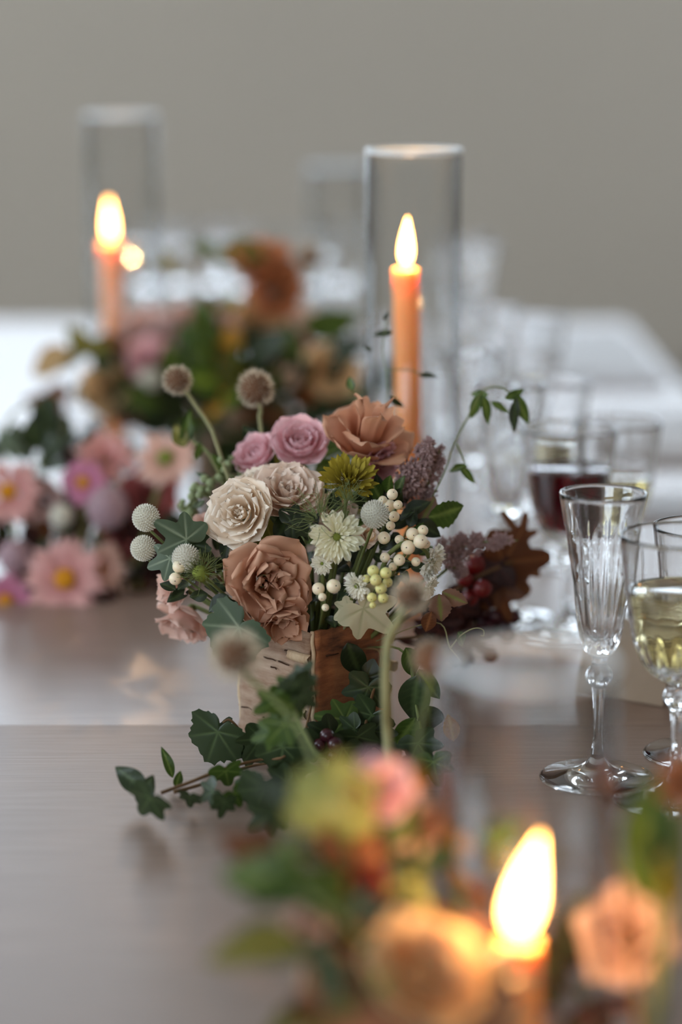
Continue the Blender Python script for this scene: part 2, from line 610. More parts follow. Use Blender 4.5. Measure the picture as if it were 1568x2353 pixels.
for side, holes in (('back', H_BACK), ('left', H_LEFT), ('right', H_RIGHT), ('front', H_FRONT)):
    for (u0, u1, z0, z1) in holes:
        WN += 1
        w = bpy.data.objects.new('window_%d' % WN, None)
        COL.objects.link(w)
        w['kind'] = 'structure'
        um, uw, zh = (u0 + u1) / 2, u1 - u0, z1 - z0
        if side == 'back':
            w.location, rz = (um, RY1 + 0.08, z0), 0
        elif side == 'front':
            w.location, rz = (um, RY0 - 0.08, z0), PI
        elif side == 'left':
            w.location, rz = (RX0 - 0.08, um, z0), PI / 2
        else:
            w.location, rz = (RX1 + 0.08, um, z0), -PI / 2
        w.rotation_euler = (0, 0, rz)
        f, h = 0.05, uw / 2
        bars = [box(-h, h, -.03, .03, 0, f), box(-h, h, -.03, .03, zh - f, zh),
                box(-h, -h + f, -.03, .03, f, zh - f), box(h - f, h, -.03, .03, f, zh - f)]
        add('window_frame', merge(*bars), M['frame'], w, False)
        k = 2
        for i in range(1, k):
            x = -h + uw * i / k
            add('mullion', box(x - .02, x + .02, -.025, .025, f, zh - f), M['frame'], w, False)
        for i in range(k):
            xa, xb = -h + uw * i / k + (f if i == 0 else .02), -h + uw * (i + 1) / k - (f if i == k - 1 else .02)
            add('pane', box(xa, xb, -.003, .003, f, zh - f), M['pane'], w, False)
        # daylight enters here: a portal tells the renderer where the sky is
        ld = bpy.data.lights.new('window_daylight', 'AREA')
        ld.shape, ld.size, ld.size_y = 'RECTANGLE', uw, zh
        ld.cycles.is_portal = True
        lo = bpy.data.objects.new('window_daylight', ld)
        COL.objects.link(lo)
        d = {'back': Vector((0, -1, 0)), 'left': Vector((1, 0, 0)), 'right': Vector((-1, 0, 0)), 'front': Vector((0, 1, 0))}[side]
        lo.location = Vector(w.location) + Vector((0, 0, zh / 2)) - d * 0.06
        lo.rotation_euler = d.to_track_quat('-Z', 'Z').to_euler()

# ------------------------------------------------------------------ tables
TX0, TX1 = -0.53, 0.412


def table(label, y0, y1, top, wood):
    t = thing('dining_table', label, 'table', ((TX0 + TX1) / 2, (y0 + y1) / 2, 0), group='tables pushed end to end')
    w, l = (TX1 - TX0) / 2, (y1 - y0) / 2
    add('table_top', bevel_box(-w, w, -l, l, top - 0.028, top, 0.0004), M[wood], t, False)
    a = 0.05
    add('apron', merge(box(-w + a, w - a, -l + a, -l + a + .02, top - .1, top - .028), box(-w + a, w - a, l - a - .02, l - a, top - .1, top - .028),
                       box(-w + a, -w + a + .02, -l + a + .02, l - a - .02, top - .1, top - .028), box(w - a - .02, w - a, -l + a + .02, l - a - .02, top - .1, top - .028)),
        M['woodleg'], t, False)
    for sx in (-1, 1):
        for sy in (-1, 1):
            x, y = sx * (w - .045), sy * (l - .045)
            add('leg', box(x - .03, x + .03, y - .03, y + .03, 0, top - .028), M['woodleg'], t, False)
    return t


SEAM = T(300, 1667).y
table('near washed oak table carrying the sharp birch vase bouquet and ivy', -0.36, SEAM - 0.00005, ZT, 'wood_near')
table('far washed oak table under the back flowers, reaching to the wall side', SEAM + 0.00005, T(700, 737).y, ZT, 'wood_far')

# ------------------------------------------------------------------ glassware
def densify(prof, n):
    pts = [Vector((r, z, 0)) for r, z in prof]
    return [(max(0, p.x), p.y) for p in smooth_path(pts, n)]


def cut_mod(rings, z0, z1, n, depth):
    """fan cuts: V grooves that lean towards each other up the bowl between heights z0 and z1"""
    def mod(a, i):
        z = rings[i][1]
        if z <= z0 or z >= z1:
            return 1.0
        t = (z - z0) / (z1 - z0)
        env = min(1, (1 - t) * 3.0) * min(1, t * 8)
        tri = lambda x: abs(((x / PI) % 2) - 1)
        g = tri(a * n / 2 + t * 2.2) + tri(a * n / 2 - t * 2.2)
        return 1 - depth * env * (abs(g - 1))
    return mod


def glass_set(kind):
    """meshes for one kind of stemmed glass: foot, stem, bowl and (if any) the height-radius curve of the inside"""
    if kind in MESHES:
        return MESHES[kind]
    if kind == 'flute':
        foot = [(0, 0), (.031, 0), (.0322, .0008), (.0318, .0018), (.020, .0040), (.009, .0075), (.0042, .013)]
        stem = [(.0042, .013), (.0028, .025), (.0030, .040), (.0042, .0535), (.0046, .0550), (.0075, .0585), (.0081, .0625), (.0070, .0660), (.0047, .0685), (.0048, .0730)]
        out = [(.0048, .0730), (.0090, .0770), (.0114, .0825), (.0132, .0910), (.0149, .1020), (.0166, .1180), (.0194, .1360), (.0222, .1535), (.0250, .1690)]
        inn = [(.0234, .1688), (.0206, .1535), (.0178, .1360), (.0150, .1180), (.0124, .1020), (.0098, .0910), (.0066, .0850), (0, .0830)]
        z0, z1, n, dep = .076, .152, 12, .20
    else:
        foot = [(0, 0), (.033, 0), (.0345, .0009), (.034, .0019), (.021, .0042), (.0095, .0080), (.0048, .014)]
        stem = [(.0048, .014), (.0035, .026), (.0036, .042), (.0048, .0520), (.0080, .0560), (.0088, .0595), (.0075, .0630), (.0052, .0660)]
        out = [(.0052, .0660), (.0120, .0695), (.0195, .0760), (.0245, .0850), (.0275, .0960), (.0295, .1090), (.0312, .1230), (.0328, .1370), (.0342, .1500)]
        inn = [(.0326, .1498), (.0310, .1370), (.0294, .1230), (.0276, .1090), (.0254, .0960), (.0222, .0850), (.0165, .0775), (0, .0730)]
        z0, z1, n, dep = .069, .118, 16, .11
    foot, stem, out, inn = densify(foot, 4), densify(stem, 5), densify(out, 9), densify(inn, 5)
    rim_o, rim_i = out[-1], inn[0]
    rim = [((rim_o[0] * .75 + rim_i[0] * .25), rim_o[1] + .0006), ((rim_o[0] * .25 + rim_i[0] * .75), rim_o[1] + .0006)]
    bowl = out + rim + inn
    md = cut_mod(bowl, z0, z1, n, dep)
    nout = len(out)
    bmod = lambda a, i: md(a, i) if i < nout else 1.0
    flut = lambda a, i: 1 - 0.10 * abs(math.sin(4 * a)) * math.sin(PI * min(1, i / (len(stem) - 1)))
    MESHES[kind] = (mk_mesh('foot', lathe(foot, 56), M['crystal']),
                    mk_mesh('stem', lathe(stem, 48, flut), M['crystal']),
                    mk_mesh('bowl', lathe(bowl, 144, bmod), M['crystal']), inn)
    return MESHES[kind]


def wine_geo(inn, level, gap=0.00025):
    """the drink: fills the inside of the bowl up to level"""
    pr = [(max(0, r - gap), z + (gap if r < 1e-4 else 0)) for r, z in reversed(inn) if z < level]
    a = [p for p in reversed(inn) if p[1] >= level][0]
    b = pr[-1]
    t = (level - b[1]) / max(1e-6, a[1] - b[1])
    re = b[0] + (a[0] - b[0]) * t
    pr += [(re, level), (re - .0012, level - .0006), (0, level - .0007)]
    return lathe(pr, 64)


def glass(kind, px, py, label, scale=1.0, wine=None, level=None, group=None, rot=0.0):
    c = T(px, py)
    t = thing('champagne_flute' if kind == 'flute' else 'wine_goblet', label, 'glass', (c.x, c.y, ZT + 0.0004), group=group, rotz=rot)
    t.scale = (scale,) * 3
    f, s, b, inn = glass_set(kind)
    add('foot', f, None, t)
    add('stem', s, None, t)
    add('bowl', b, None, t)
    if wine:
        add('wine', wine_geo(inn, level), M[wine], t, label={'red_wine': 'red wine', 'white_wine': 'pale white wine', 'water': 'clear water added to lens window light'}[wine])
    return t


GROUP_G = 'cut crystal glasses down the table'
glass('flute', 1372, 1788, 'empty cut crystal champagne flute, the sharpest glass', 1.03, group=GROUP_G)
glass('goblet', 1552, 1836, 'cut goblet of bubbly white wine beside the sharp empty flute', 1.05, 'white_wine', .120, GROUP_G)
glass('goblet', 1606, 1735, 'goblet at the picture edge tucked behind the white wine goblet', .96, 'white_wine', .100, GROUP_G)
glass('goblet', 1300, 1458, 'goblet half full of dark red wine behind the empty flute', 1.02, 'red_wine', .122, GROUP_G)
glass('goblet', 1408, 1410, 'goblet of amber wine partly hidden behind the red wine', .98, 'white_wine', .108, GROUP_G)
glass('flute', 1165, 1420, 'tall flute rising behind the mauve plume and the drooping vine', 1.05, None, None, GROUP_G, .3)
glass('goblet', 1255, 1290, 'clear goblet directly behind the rim of the red wine goblet', 1.0, 'white_wine', .10, GROUP_G)
glass('flute', 1080, 1265, 'blurred flute beside the tall candle cylinder', 1.0, None, None, GROUP_G, .7)
glass('goblet', 1190, 1180, 'blurred goblet behind the drooping vine leaves', 1.0, None, None, GROUP_G)
glass('flute', 1130, 1110, 'blurred flute in front of the white napkin corner', 1.0, None, None, GROUP_G, .2)
glass('goblet', 1215, 1075, 'blurred goblet against the whitest stretch of table', 1.0, 'white_wine', .09, GROUP_G)
glass('flute', 1078, 1020, 'tall blurred flute standing up against the grey wall', 1.22, None, None, GROUP_G, .5)
glass('goblet', 1020, 985, 'blurred goblet seen through the tall candle cylinder', 1.05, None, None, GROUP_G)
glass('goblet', 336, 815, 'blurred sparkling goblet with added water, beside the far candle', 1.12, 'water', .128, GROUP_G)  # water added here and below so the bowls flash with window light
glass('goblet', 402, 806, 'blurred goblet with added water, between the far candle and the sparkling pair', 1.08, 'water', .126, GROUP_G)
glass('goblet', 484, 812, 'blurred goblet with added water, of the sparkling pair beside the tallest orange rose, nearer the far candle', 1.12, 'water', .128, GROUP_G)
glass('goblet', 548, 818, 'blurred goblet with added water, of the sparkling pair, touching the tallest orange rose', 1.10, 'water', .126, GROUP_G)
glass('goblet', 716, 815, 'blurred goblet with added water, behind the dark far seed head', 1.10, 'water', .126, GROUP_G)
glass('goblet', 786, 812, 'blurred bright goblet with added water, touching the edge of the tall cylinder', 1.12, 'water', .128, GROUP_G)
glass('goblet', 1058, 850, 'blurred goblet with added water, standing against the far side of the tall cylinder', 1.10, 'water', .126, GROUP_G)


# ------------------------------------------------------------------ candles in glass cylinders
def cylinder(px, Y, height, label, r=0.035):
    x = P(px, 900, Y).x
    t = thing('glass_cylinder', label, 'candle holder', (x, Y, ZT + 0.0004), group='open glass cylinders around the candles')
    w = 0.0024
    prof = [(r - w, .003), (r - w, height), (r, height), (r, .001), (r - .001, 0), (r - w, 0)]
    add('tube', lathe(list(reversed(prof)), 72, close=True), M['cylinder'], t)
    rr = .0019
    ring = [(r - w / 2 + rr * math.cos(2 * PI * k / 10), height + .0012 + rr * math.sin(2 * PI * k / 10)) for k in range(10)]
    add('rim', lathe(ring, 80, close=True), M['rim'], t, label='glass rim, caught light put into its pale colour')
    return t


def candle(px, top, Y, label, lean=(0, 0), flame_h=.040, flame_r=.0058, flame_lean=0.0, r=.0102, base=None):
    tp = P(px, top, Y)
    bx = base if base is not None else tp.x
    t = thing('taper_candle', label, 'candle', (bx, Y, ZT + 0.0005), group='burning peach taper candles')
    H = tp.z - ZT
    n = 26
    prof = [(0, 0), (r * 1.02, 0.0005)]
    prof += [(r * (1.02 - .08 * i / n), H * i / n) for i in range(1, n)]
    prof += [(r * .96, H - .0015), (r * .82, H), (r * .62, H - .0006), (r * .4, H - .002), (0, H - .003)]
    rnd = random.Random(label)
    ph = rnd.random() * 6
    V, F = lathe(prof, 28, lambda a, i: 1 + .018 * math.sin(2 * a + ph + i * .3) + (0.05 * math.sin(3 * a + ph) if i > n - 1 else 0))
    dx = tp.x - bx
    V = [(v[0] + dx * v[2] / H, v[1], v[2]) for v in V]
    add('wax', (V, F), M['wax'], t)
    add('wick', tube(smooth_path([(dx, 0, H - .003), (dx + .0004, 0, H + .004), (dx + .0014, 0, H + .008)], 3), .0007, .0005, 6), M['wick'], t)
    fp, g, m = [], [], 16
    for i in range(m + 1):
        u = i / m
        rr = flame_r * math.sin(PI * min(1, u ** .62)) ** .8 * (1 - .25 * u) if 0 < i < m else 0
        fp.append((rr, H + .002 + flame_h * u))
    V, F = lathe(fp, 18)
    V = [(x + dx + flame_lean * ((z - H) / flame_h) ** 1.6, y, z) for x, y, z in V]
    g = [(v[2] - H) / flame_h for v in V]
    add('flame', (V, F, g), M['flame'], t)
    ld = bpy.data.lights.new('candle_light', 'POINT')          # the light the flame throws on what stands round it
    ld.color, ld.energy, ld.shadow_soft_size = (1.0, 0.60, 0.28), CANDLE_W, 0.004
    lo = bpy.data.objects.new('candle_light', ld)
    COL.objects.link(lo)
    lo.parent = t
    lo.location = (dx + flame_lean * .4, 0, H + flame_h * .5)
    return t


cylinder(948, 1.77, .347, 'tall glass cylinder around the candle behind the main bouquet')
candle(933, 618, 1.77, 'tall peach taper burning inside the sharper tall cylinder', base=P(948, 1010, 1.77).x, flame_lean=.001, flame_h=.036)
cylinder(290, 2.36, .344, 'blurred tall glass cylinder around the far candle by the mauve blooms')
candle(254, 556, 2.36, 'far blurred peach taper burning against the grey wall', flame_lean=-.001, flame_h=.040, base=P(262, 900, 2.36).x)
cylinder(1228, .95, .192, 'short glass cylinder around the nearest candle')
candle(1192, 2160, .95, 'nearest peach taper with the biggest blurred flame', flame_lean=.008, flame_h=.044, flame_r=.0088, r=.0098)
cylinder(778, 2.82, .262, 'faint far glass cylinder half behind the tall candle cylinder')

# ------------------------------------------------------------------ birch vases
def birch_vase(px, py, label, h=.080, half=.0445, rot=PI / 4, seed=3):
    """a square vase: four slabs of birch bark with ragged upright edges, peeling curls and dark lenticels"""
    c = T(px, py)
    rnd = random.Random(seed)
    t = thing('birch_vase', label, 'vase', (c.x, c.y, ZT + 0.0003), group='square birch bark vases', rotz=rot)
    s = half * math.sqrt(2)            # side length
    for k in range(4):
        # slab in local x (width), y (thickness, outwards negative), z
        nx, nz = 14, 12
        V, F = [], []
        for face in (0, 1):
            for j in range(nz + 1):
                for i in range(nx + 1):
                    u, v = i / nx, j / nz
                    edge = rnd.uniform(-.0016, .0016) if i in (0, nx) else 0
                    topj = rnd.uniform(-.002, .001) if j == nz else 0
                    out = (.0012 * math.sin(u * 7 + k) + rnd.uniform(-.0006, .0006)) if face == 0 else 0
                    V.append(((u - .5) * s + edge, -s / 2 - (.0035 if face == 0 else 0) + out, v * h + topj))
        W = (nx + 1) * (nz + 1)
        id_ = lambda f, i, j: f * W + j * (nx + 1) + i
        for j in range(nz):
            for i in range(nx):
                F.append((id_(0, i, j), id_(0, i + 1, j), id_(0, i + 1, j + 1), id_(0, i, j + 1)))
                F.append((id_(1, i, j), id_(1, i, j + 1), id_(1, i + 1, j + 1), id_(1, i + 1, j)))
        for j in range(nz):
            F.append((id_(0, 0, j), id_(0, 0, j + 1), id_(1, 0, j + 1), id_(1, 0, j)))
            F.append((id_(0, nx, j), id_(1, nx, j), id_(1, nx, j + 1), id_(0, nx, j + 1)))
        for i in range(nx):
            F.append((id_(0, i, nz), id_(0, i + 1, nz), id_(1, i + 1, nz), id_(1, i, nz)))
            F.append((id_(0, i, 0), id_(1, i, 0), id_(1, i + 1, 0), id_(0, i + 1, 0)))
        mz = Matrix.Rotation(k * PI / 2, 4, 'Z')
        inner = k in (0, 2)
        pn = add('bark_slab', (V, F), M['bark_inner'] if inner else M['bark_white'], t, True, mtx=mz,
                 label='orange brown smooth inner bark' if inner else 'whitish outer bark')
        # dark lenticel dashes and torn flakes
        for q in range(9 if not inner else 6):
            x, z, ln = rnd.uniform(-.4, .4) * s, rnd.uniform(.08, .92) * h, rnd.uniform(.004, .013)
            p = [(x + ln * a, -s / 2 - .0044 + .0002 * math.sin(a * 9), z + rnd.uniform(-.0006, .0006)) for a in (-.5, -.2, .2, .5)]
            add('lenticel', tube(p, .0006, .0003, 5), M['lenticel'], pn)
        if not inner:
            for q in range(3):       # curls of peeling paper
                z0, w0, x0 = (.30 + .22 * q) * h, rnd.uniform(.012, .020), (.5 if k == 3 else -.5) * s * rnd.uniform(.70, .86)
                V2, F2 = [], []
                for a in range(9):
                    th = a / 8 * 3.6
                    rr = .0042 * (1 - .05 * a)
                    for b in range(5):
                        V2.append((x0 + w0 * (b / 4 - .5) + rnd.uniform(-.0006, .0006), -s / 2 - .0034 - rr * math.sin(th) - .0002 * a, z0 + .0042 - rr * math.cos(th) + rnd.uniform(-.0003, .0003)))
                for a in range(8):
                    for b in range(4):
                        F2.append((a * 5 + b, a * 5 + b + 1, a * 5 + b + 6, a * 5 + b + 5))
                add('peeling_curl', (V2, F2), M['bark_edge'], pn)
        # pale split edge strip along the upright corner
        p = [(-s / 2 - .0012 + rnd.uniform(-.0008, .0008), -s / 2 - .0012 + rnd.uniform(-.0008, .0008), h * i / 12) for i in range(13)]
        add('corner_edge', tube(p, .0017, .0013, 6), M['bark_edge'], t, mtx=mz, label='pale split edge of bark')
    add('base', box(-s / 2 + .002, s / 2 - .002, -s / 2 + .002, s / 2 - .002, 0, .004), M['soil'], t, False)
    add('filling', box(-s / 2 + .001, s / 2 - .001, -s / 2 + .001, s / 2 - .001, .004, h - .012), M['soil'], t, False, label='dark filling that holds the stems')
    return t


VASE = birch_vase(722, 1690, 'birch bark vase in focus, under the cream and tan roses')
VC = Vector(VASE.location)
BV = birch_vase(560, 1108, 'blurred birch bark vase hidden under the back flowers', seed=8)
BVC = Vector(BV.location)
FV = birch_vase(947, 2542, 'nearest blurred birch bark vase, its dark corner cut by the frame', h=.075, rot=PI * .75, seed=14)
FVC = Vector(FV.location)


# ------------------------------------------------------------------ flowers
def petal_geo(R, r0, th0, th1, Ln, A, curl, ruff, seed, nu=9, nv=8, point=0.0, z0=0.0):
    rnd = random.Random(seed)
    p1, p2, p3 = (rnd.uniform(0, 6.28) for _ in range(3))
    tw = rnd.uniform(-.12, .12)
    V, F, G = [], [], []
    r, z = r0 * R, z0 * R
    rows = []
    for j in range(nv + 1):
        v = j / nv
        th = math.radians(th0 + (th1 - th0) * v + curl * max(0, v - .68) / .32)
        if j:
            r += Ln * R / nv * math.sin(th)
            z += Ln * R / nv * math.cos(th)
        rows.append((v, max(.012 * R, r), z, th))
    for v, r, z, th in rows:
        if v < .55:
            sh = .42 + .58 * math.sin(v / .55 * PI / 2)
        else:
            q = (v - .55) / .45 * .985
            sh = (1 - q ** (2.0 if point else 3.4)) ** (.75 if point else .5)
        for i in range(nu):
            u = i / (nu - 1) * 2 - 1
            rf = ruff * R * v * v * (math.sin(3.1 * u + p1) * .5 + math.sin(6.6 * u + p2) * .4 + math.sin(12 * u + p3) * .28 * v)
            rz = ruff * R * v * v * math.sin(4.6 * u + p3) * .8
            dip = -.10 * Ln * R * (u * u) * v * v
            phi = math.radians(A) * u * sh + tw * v
            rr = max(.008 * R, r + rf * math.cos(th) + (dip if th > .9 else 0) * math.sin(th))
            V.append((rr * math.cos(phi), rr * math.sin(phi), z + rz * abs(math.sin(th)) * .9 + rf * .3 + (dip if th <= .9 else 0) * math.cos(th)))
            G.append(v)
    for j in range(nv):
        for i in range(nu - 1):
            F.append((j * nu + i, j * nu + i + 1, j * nu + nu + i + 1, j * nu + nu + i))
    return V, F, G


# rings: count, start radius, start angle from upright, end angle, length, half width, tip curl, ruffle
ROSE = [(3, .05, 6, -14, .62, 80, 0, .03), (4, .12, 16, -10, .70, 66, 25, .06), (5, .19, 26, 4, .80, 56, 50, .08),
        (5, .26, 40, 28, .90, 50, 60, .09), (6, .30, 58, 58, .95, 46, 50, .10)]
BLOWN = [(4, .08, 14, -10, .62, 74, 30, .22), (4, .16, 26, 0, .82, 62, 60, .24), (5, .20, 40, 14, .98, 56, 80, .22),
         (5, .24, 56, 30, 1.06, 50, 90, .20), (4, .26, 76, 60, 1.08, 52, 50, .18)]
TALL = [(3, .10, 10, 0, .75, 66, 10, .10), (3, .14, 14, -2, 1.5, 50, 40, .14), (4, .16, 36, 14, 1.2, 60, 50, .13), (5, .18, 64, 46, 1.15, 54, 40, .12)]
RANUNC = [(4, .04, 5, -22, .45, 85, 0, .02), (5, .12, 24, -22, .55, 70, 0, .03), (6, .20, 42, -18, .66, 58, 8, .035),
          (7, .26, 58, -8, .78, 50, 14, .04), (7, .30, 72, 8, .88, 44, 22, .045), (6, .30, 86, 30, .92, 42, 22, .05)]
FRILL = [(5, .04, 10, -10, .55, 70, 10, .07), (6, .11, 24, -4, .66, 60, 16, .08), (7, .18, 38, 4, .76, 54, 20, .085), (7, .24, 52, 14, .84, 50, 26, .09),
         (8, .28, 66, 30, .90, 46, 26, .09), (7, .30, 82, 52, .94, 46, 10, .09)]
CUP = [(4, .10, 10, 8, .55, 60, 10, .06), (4, .14, 30, 4, 1.0, 58, 26, .09), (5, .16, 46, 18, 1.15, 54, 40, .10), (4, .16, 70, 56, 1.05, 52, 26, .10)]
DAISY = [(17, .16, 72, 84, .84, 10, 6, .02), (17, .16, 82, 96, .86, 10, 8, .02)]
DOUBLE = [(9, .06, 20, 10, .45, 15, 10, .03), (13, .12, 38, 34, .62, 12, 14, .03), (16, .15, 58, 60, .78, 11, 14, .03), (18, .16, 76, 86, .86, 10.5, 10, .03)]
MUM = [(9, .03, 12, -6, .42, 17, 0, .02), (13, .08, 30, 10, .55, 13, 0, .02), (16, .12, 50, 30, .70, 11, -10, .02), (18, .14, 70, 56, .82, 10, -14, .02), (18, .14, 88, 84, .86, 10, -16, .02)]
SCAB = [(11, .10, 26, 30, .34, 12, 20, .08), (14, .16, 50, 54, .50, 12, 20, .12), (16, .20, 68, 70, .66, 12, 10, .16), (16, .22, 84, 88, .78, 12, 0, .18)]


def stem_pts(t, start, target, sag=0.0, side=0.0):
    a, b = Vector(start), Vector(target)
    m = a.lerp(b, .5) + Vector((side, 0, sag))
    return to_local(t, smooth_path([a, m, b], 6))


def flower(kind, name, label, px, py, Y, Rpx, axis, mat, target=None, seed=1, eye=None, hi=False, group=None, cat='flower', path=None,
           calyx=True, stem_r=.0014, squash=1.0, side=0.0, stem_mat='stem'):
    rings = {'rose': ROSE, 'blown': BLOWN, 'ranunculus': RANUNC, 'frill': FRILL, 'cup': CUP, 'tall': TALL, 'daisy': DAISY, 'double': DOUBLE, 'mum': MUM, 'scabiosa': SCAB}[kind]
    R = S(Rpx, Y)
    ax = Vector(axis).normalized()
    ctr = P(px, py, Y)
    tall = kind in ('rose', 'blown', 'ranunculus', 'frill', 'cup', 'tall')
    base = ctr - ax * (R * (.42 if tall else .12))
    t = thing(name, label, cat, base, ax, group, roll=seed * 1.7)
    rnd = random.Random(seed * 77 + 5)
    off = 0
    narrow = kind in ('daisy', 'double', 'mum')
    for ri, (n, r0, a0, a1, ln, A, curl, ruff) in enumerate(rings):
        off += 2.39
        geos = None
        if narrow:
            geos = [mk_mesh('petal', petal_geo(R, r0, a0 + d, a1 + d, ln * (1 - .03 * abs(d)), A, curl, ruff, seed + ri + d, 5, 6, .0), mat) for d in (-4, 0, 5)]
        for k in range(n):
            a = off + 2 * PI * k / n + rnd.uniform(-.12, .12)
            sc = rnd.uniform(.93, 1.06)
            mt = Matrix.Rotation(a, 4, 'Z') @ Matrix.Diagonal((sc, sc, sc * squash, 1))
            if narrow:
                add('petal', geos[rnd.randrange(3)], None, t, mtx=mt)
            else:
                j1, j2 = rnd.uniform(-7, 7), rnd.uniform(-9, 9)
                g = petal_geo(R, r0, a0 + j1, a1 + j2, ln, A, curl * rnd.uniform(.6, 1.3), ruff * rnd.uniform(.7, 1.3), seed * 131 + ri * 17 + k,
                              13 if hi else 9, 11 if hi else 7)
                add('petal', g, mat, t, mtx=mt)
    if eye:
        er = R * (.24 if kind == 'daisy' else .13)
        bumps = [ball(er, 12, 6, .55)]
        for q, d in enumerate(fib(60)):
            if d.z > -.1:
                bumps.append(xf(ball(er * .14, 6, 4), Matrix.Translation(Vector((d.x * er, d.y * er, d.z * er * .55)))))
        add('eye', xf(merge(*bumps), Matrix.Translation((0, 0, R * .08))), M[eye], t, kind='stuff', label='golden eye' if eye == 'yellow_eye' else 'green eye')
    if calyx:
        add('calyx', lathe([(0, -.16 * R), (.10 * R, -.14 * R), (.17 * R, -.02 * R), (.12 * R, .03 * R)], 10), M['stem'], t)
    if target is not None:
        pts = stem_pts(t, base - ax * (.12 * R), target, side=side)
        if path:
            pts = to_local(t, smooth_path([base - ax * (.12 * R)] + list(path) + [target], 6))
        add('stem', tube(pts, stem_r, stem_r * 1.1, 6), M[stem_mat], t)
    return t


def amaranth(label, px, py, Y, rpx, target, axis=(0, -.5, 1), group='white globe amaranths', name='globe_amaranth', mat='bract', n=300):
    r = S(rpx, Y)
    ax = Vector(axis).normalized()
    t = thing(name, label, 'flower', P(px, py, Y), ax, group, roll=px)
    add('core', ball(r * .86, 14, 9, 1.05), M[mat], t)
    br = []
    for d in fib(n):
        s = d.cross(Vector((0.1, .2, 1))).normalized() * (r * .095)
        w = d.cross(s).normalized() * (r * .07)
        b = d * (r * .84)
        tip = d * (r * 1.0) + Vector((0, 0, r * .06))
        br.append(([b - s, b + w, b + s, b - w, tip], [(0, 1, 4), (1, 2, 4), (2, 3, 4), (3, 0, 4)], [.2, .2, .2, .2, 1]))
    add('bracts', merge(*br), M[mat], t, False, kind='stuff')
    if target is not None:
        add('stem', tube(stem_pts(t, Vector(t.location) - ax * r * .75, target), .0009, .0010, 6), M['stem'], t)
    return t


def seed_head(label, px, py, Y, rpx, path, hollow=.60, group='papery scabious seed heads', stem_r=.0013, stem_mat='stem_pale'):
    """a ball of papery seed cups: brown core, pale bristles standing out all round, long stem"""
    r = S(rpx, Y)
    t = thing('scabious_seed_head', label, 'seed head', P(px, py, Y), (0.1, -.9, .4), group, roll=px)
    add('core', ball(r * hollow, 16, 10), M['brown_core'], t)
    rnd = random.Random(int(px))
    hs = []
    for d in fib(420):
        d = (d + Vector((rnd.uniform(-1, 1), rnd.uniform(-1, 1), rnd.uniform(-1, 1))) * .08).normalized()
        s = d.cross(Vector((rnd.uniform(-1, 1), rnd.uniform(-1, 1), rnd.uniform(-1, 1)))).normalized() * (r * .030)
        e = r * rnd.uniform(.90, 1.04)
        hs.append(([d * (r * hollow * .95) - s * .5, d * (r * hollow * .95) + s * .5, d * (e * .85) + s, d * e, d * (e * .85) - s],
                   [(0, 1, 2, 3, 4)], [.0, .0, .7, 1, .7]))
    add('bristles', merge(*hs), M['fuzz'], t, False, kind='stuff', label='pale papery bristles')
    if path:
        pts = [Vector(t.location)] + [Vector(p) for p in path]
        d = (pts[1] - pts[0]).normalized()
        pts[0] = pts[0] + d * r * hollow * .9
        add('stem', tube(to_local(t, smooth_path(pts, 6)), stem_r, stem_r * 1.1, 7), M[stem_mat], t)
    return t


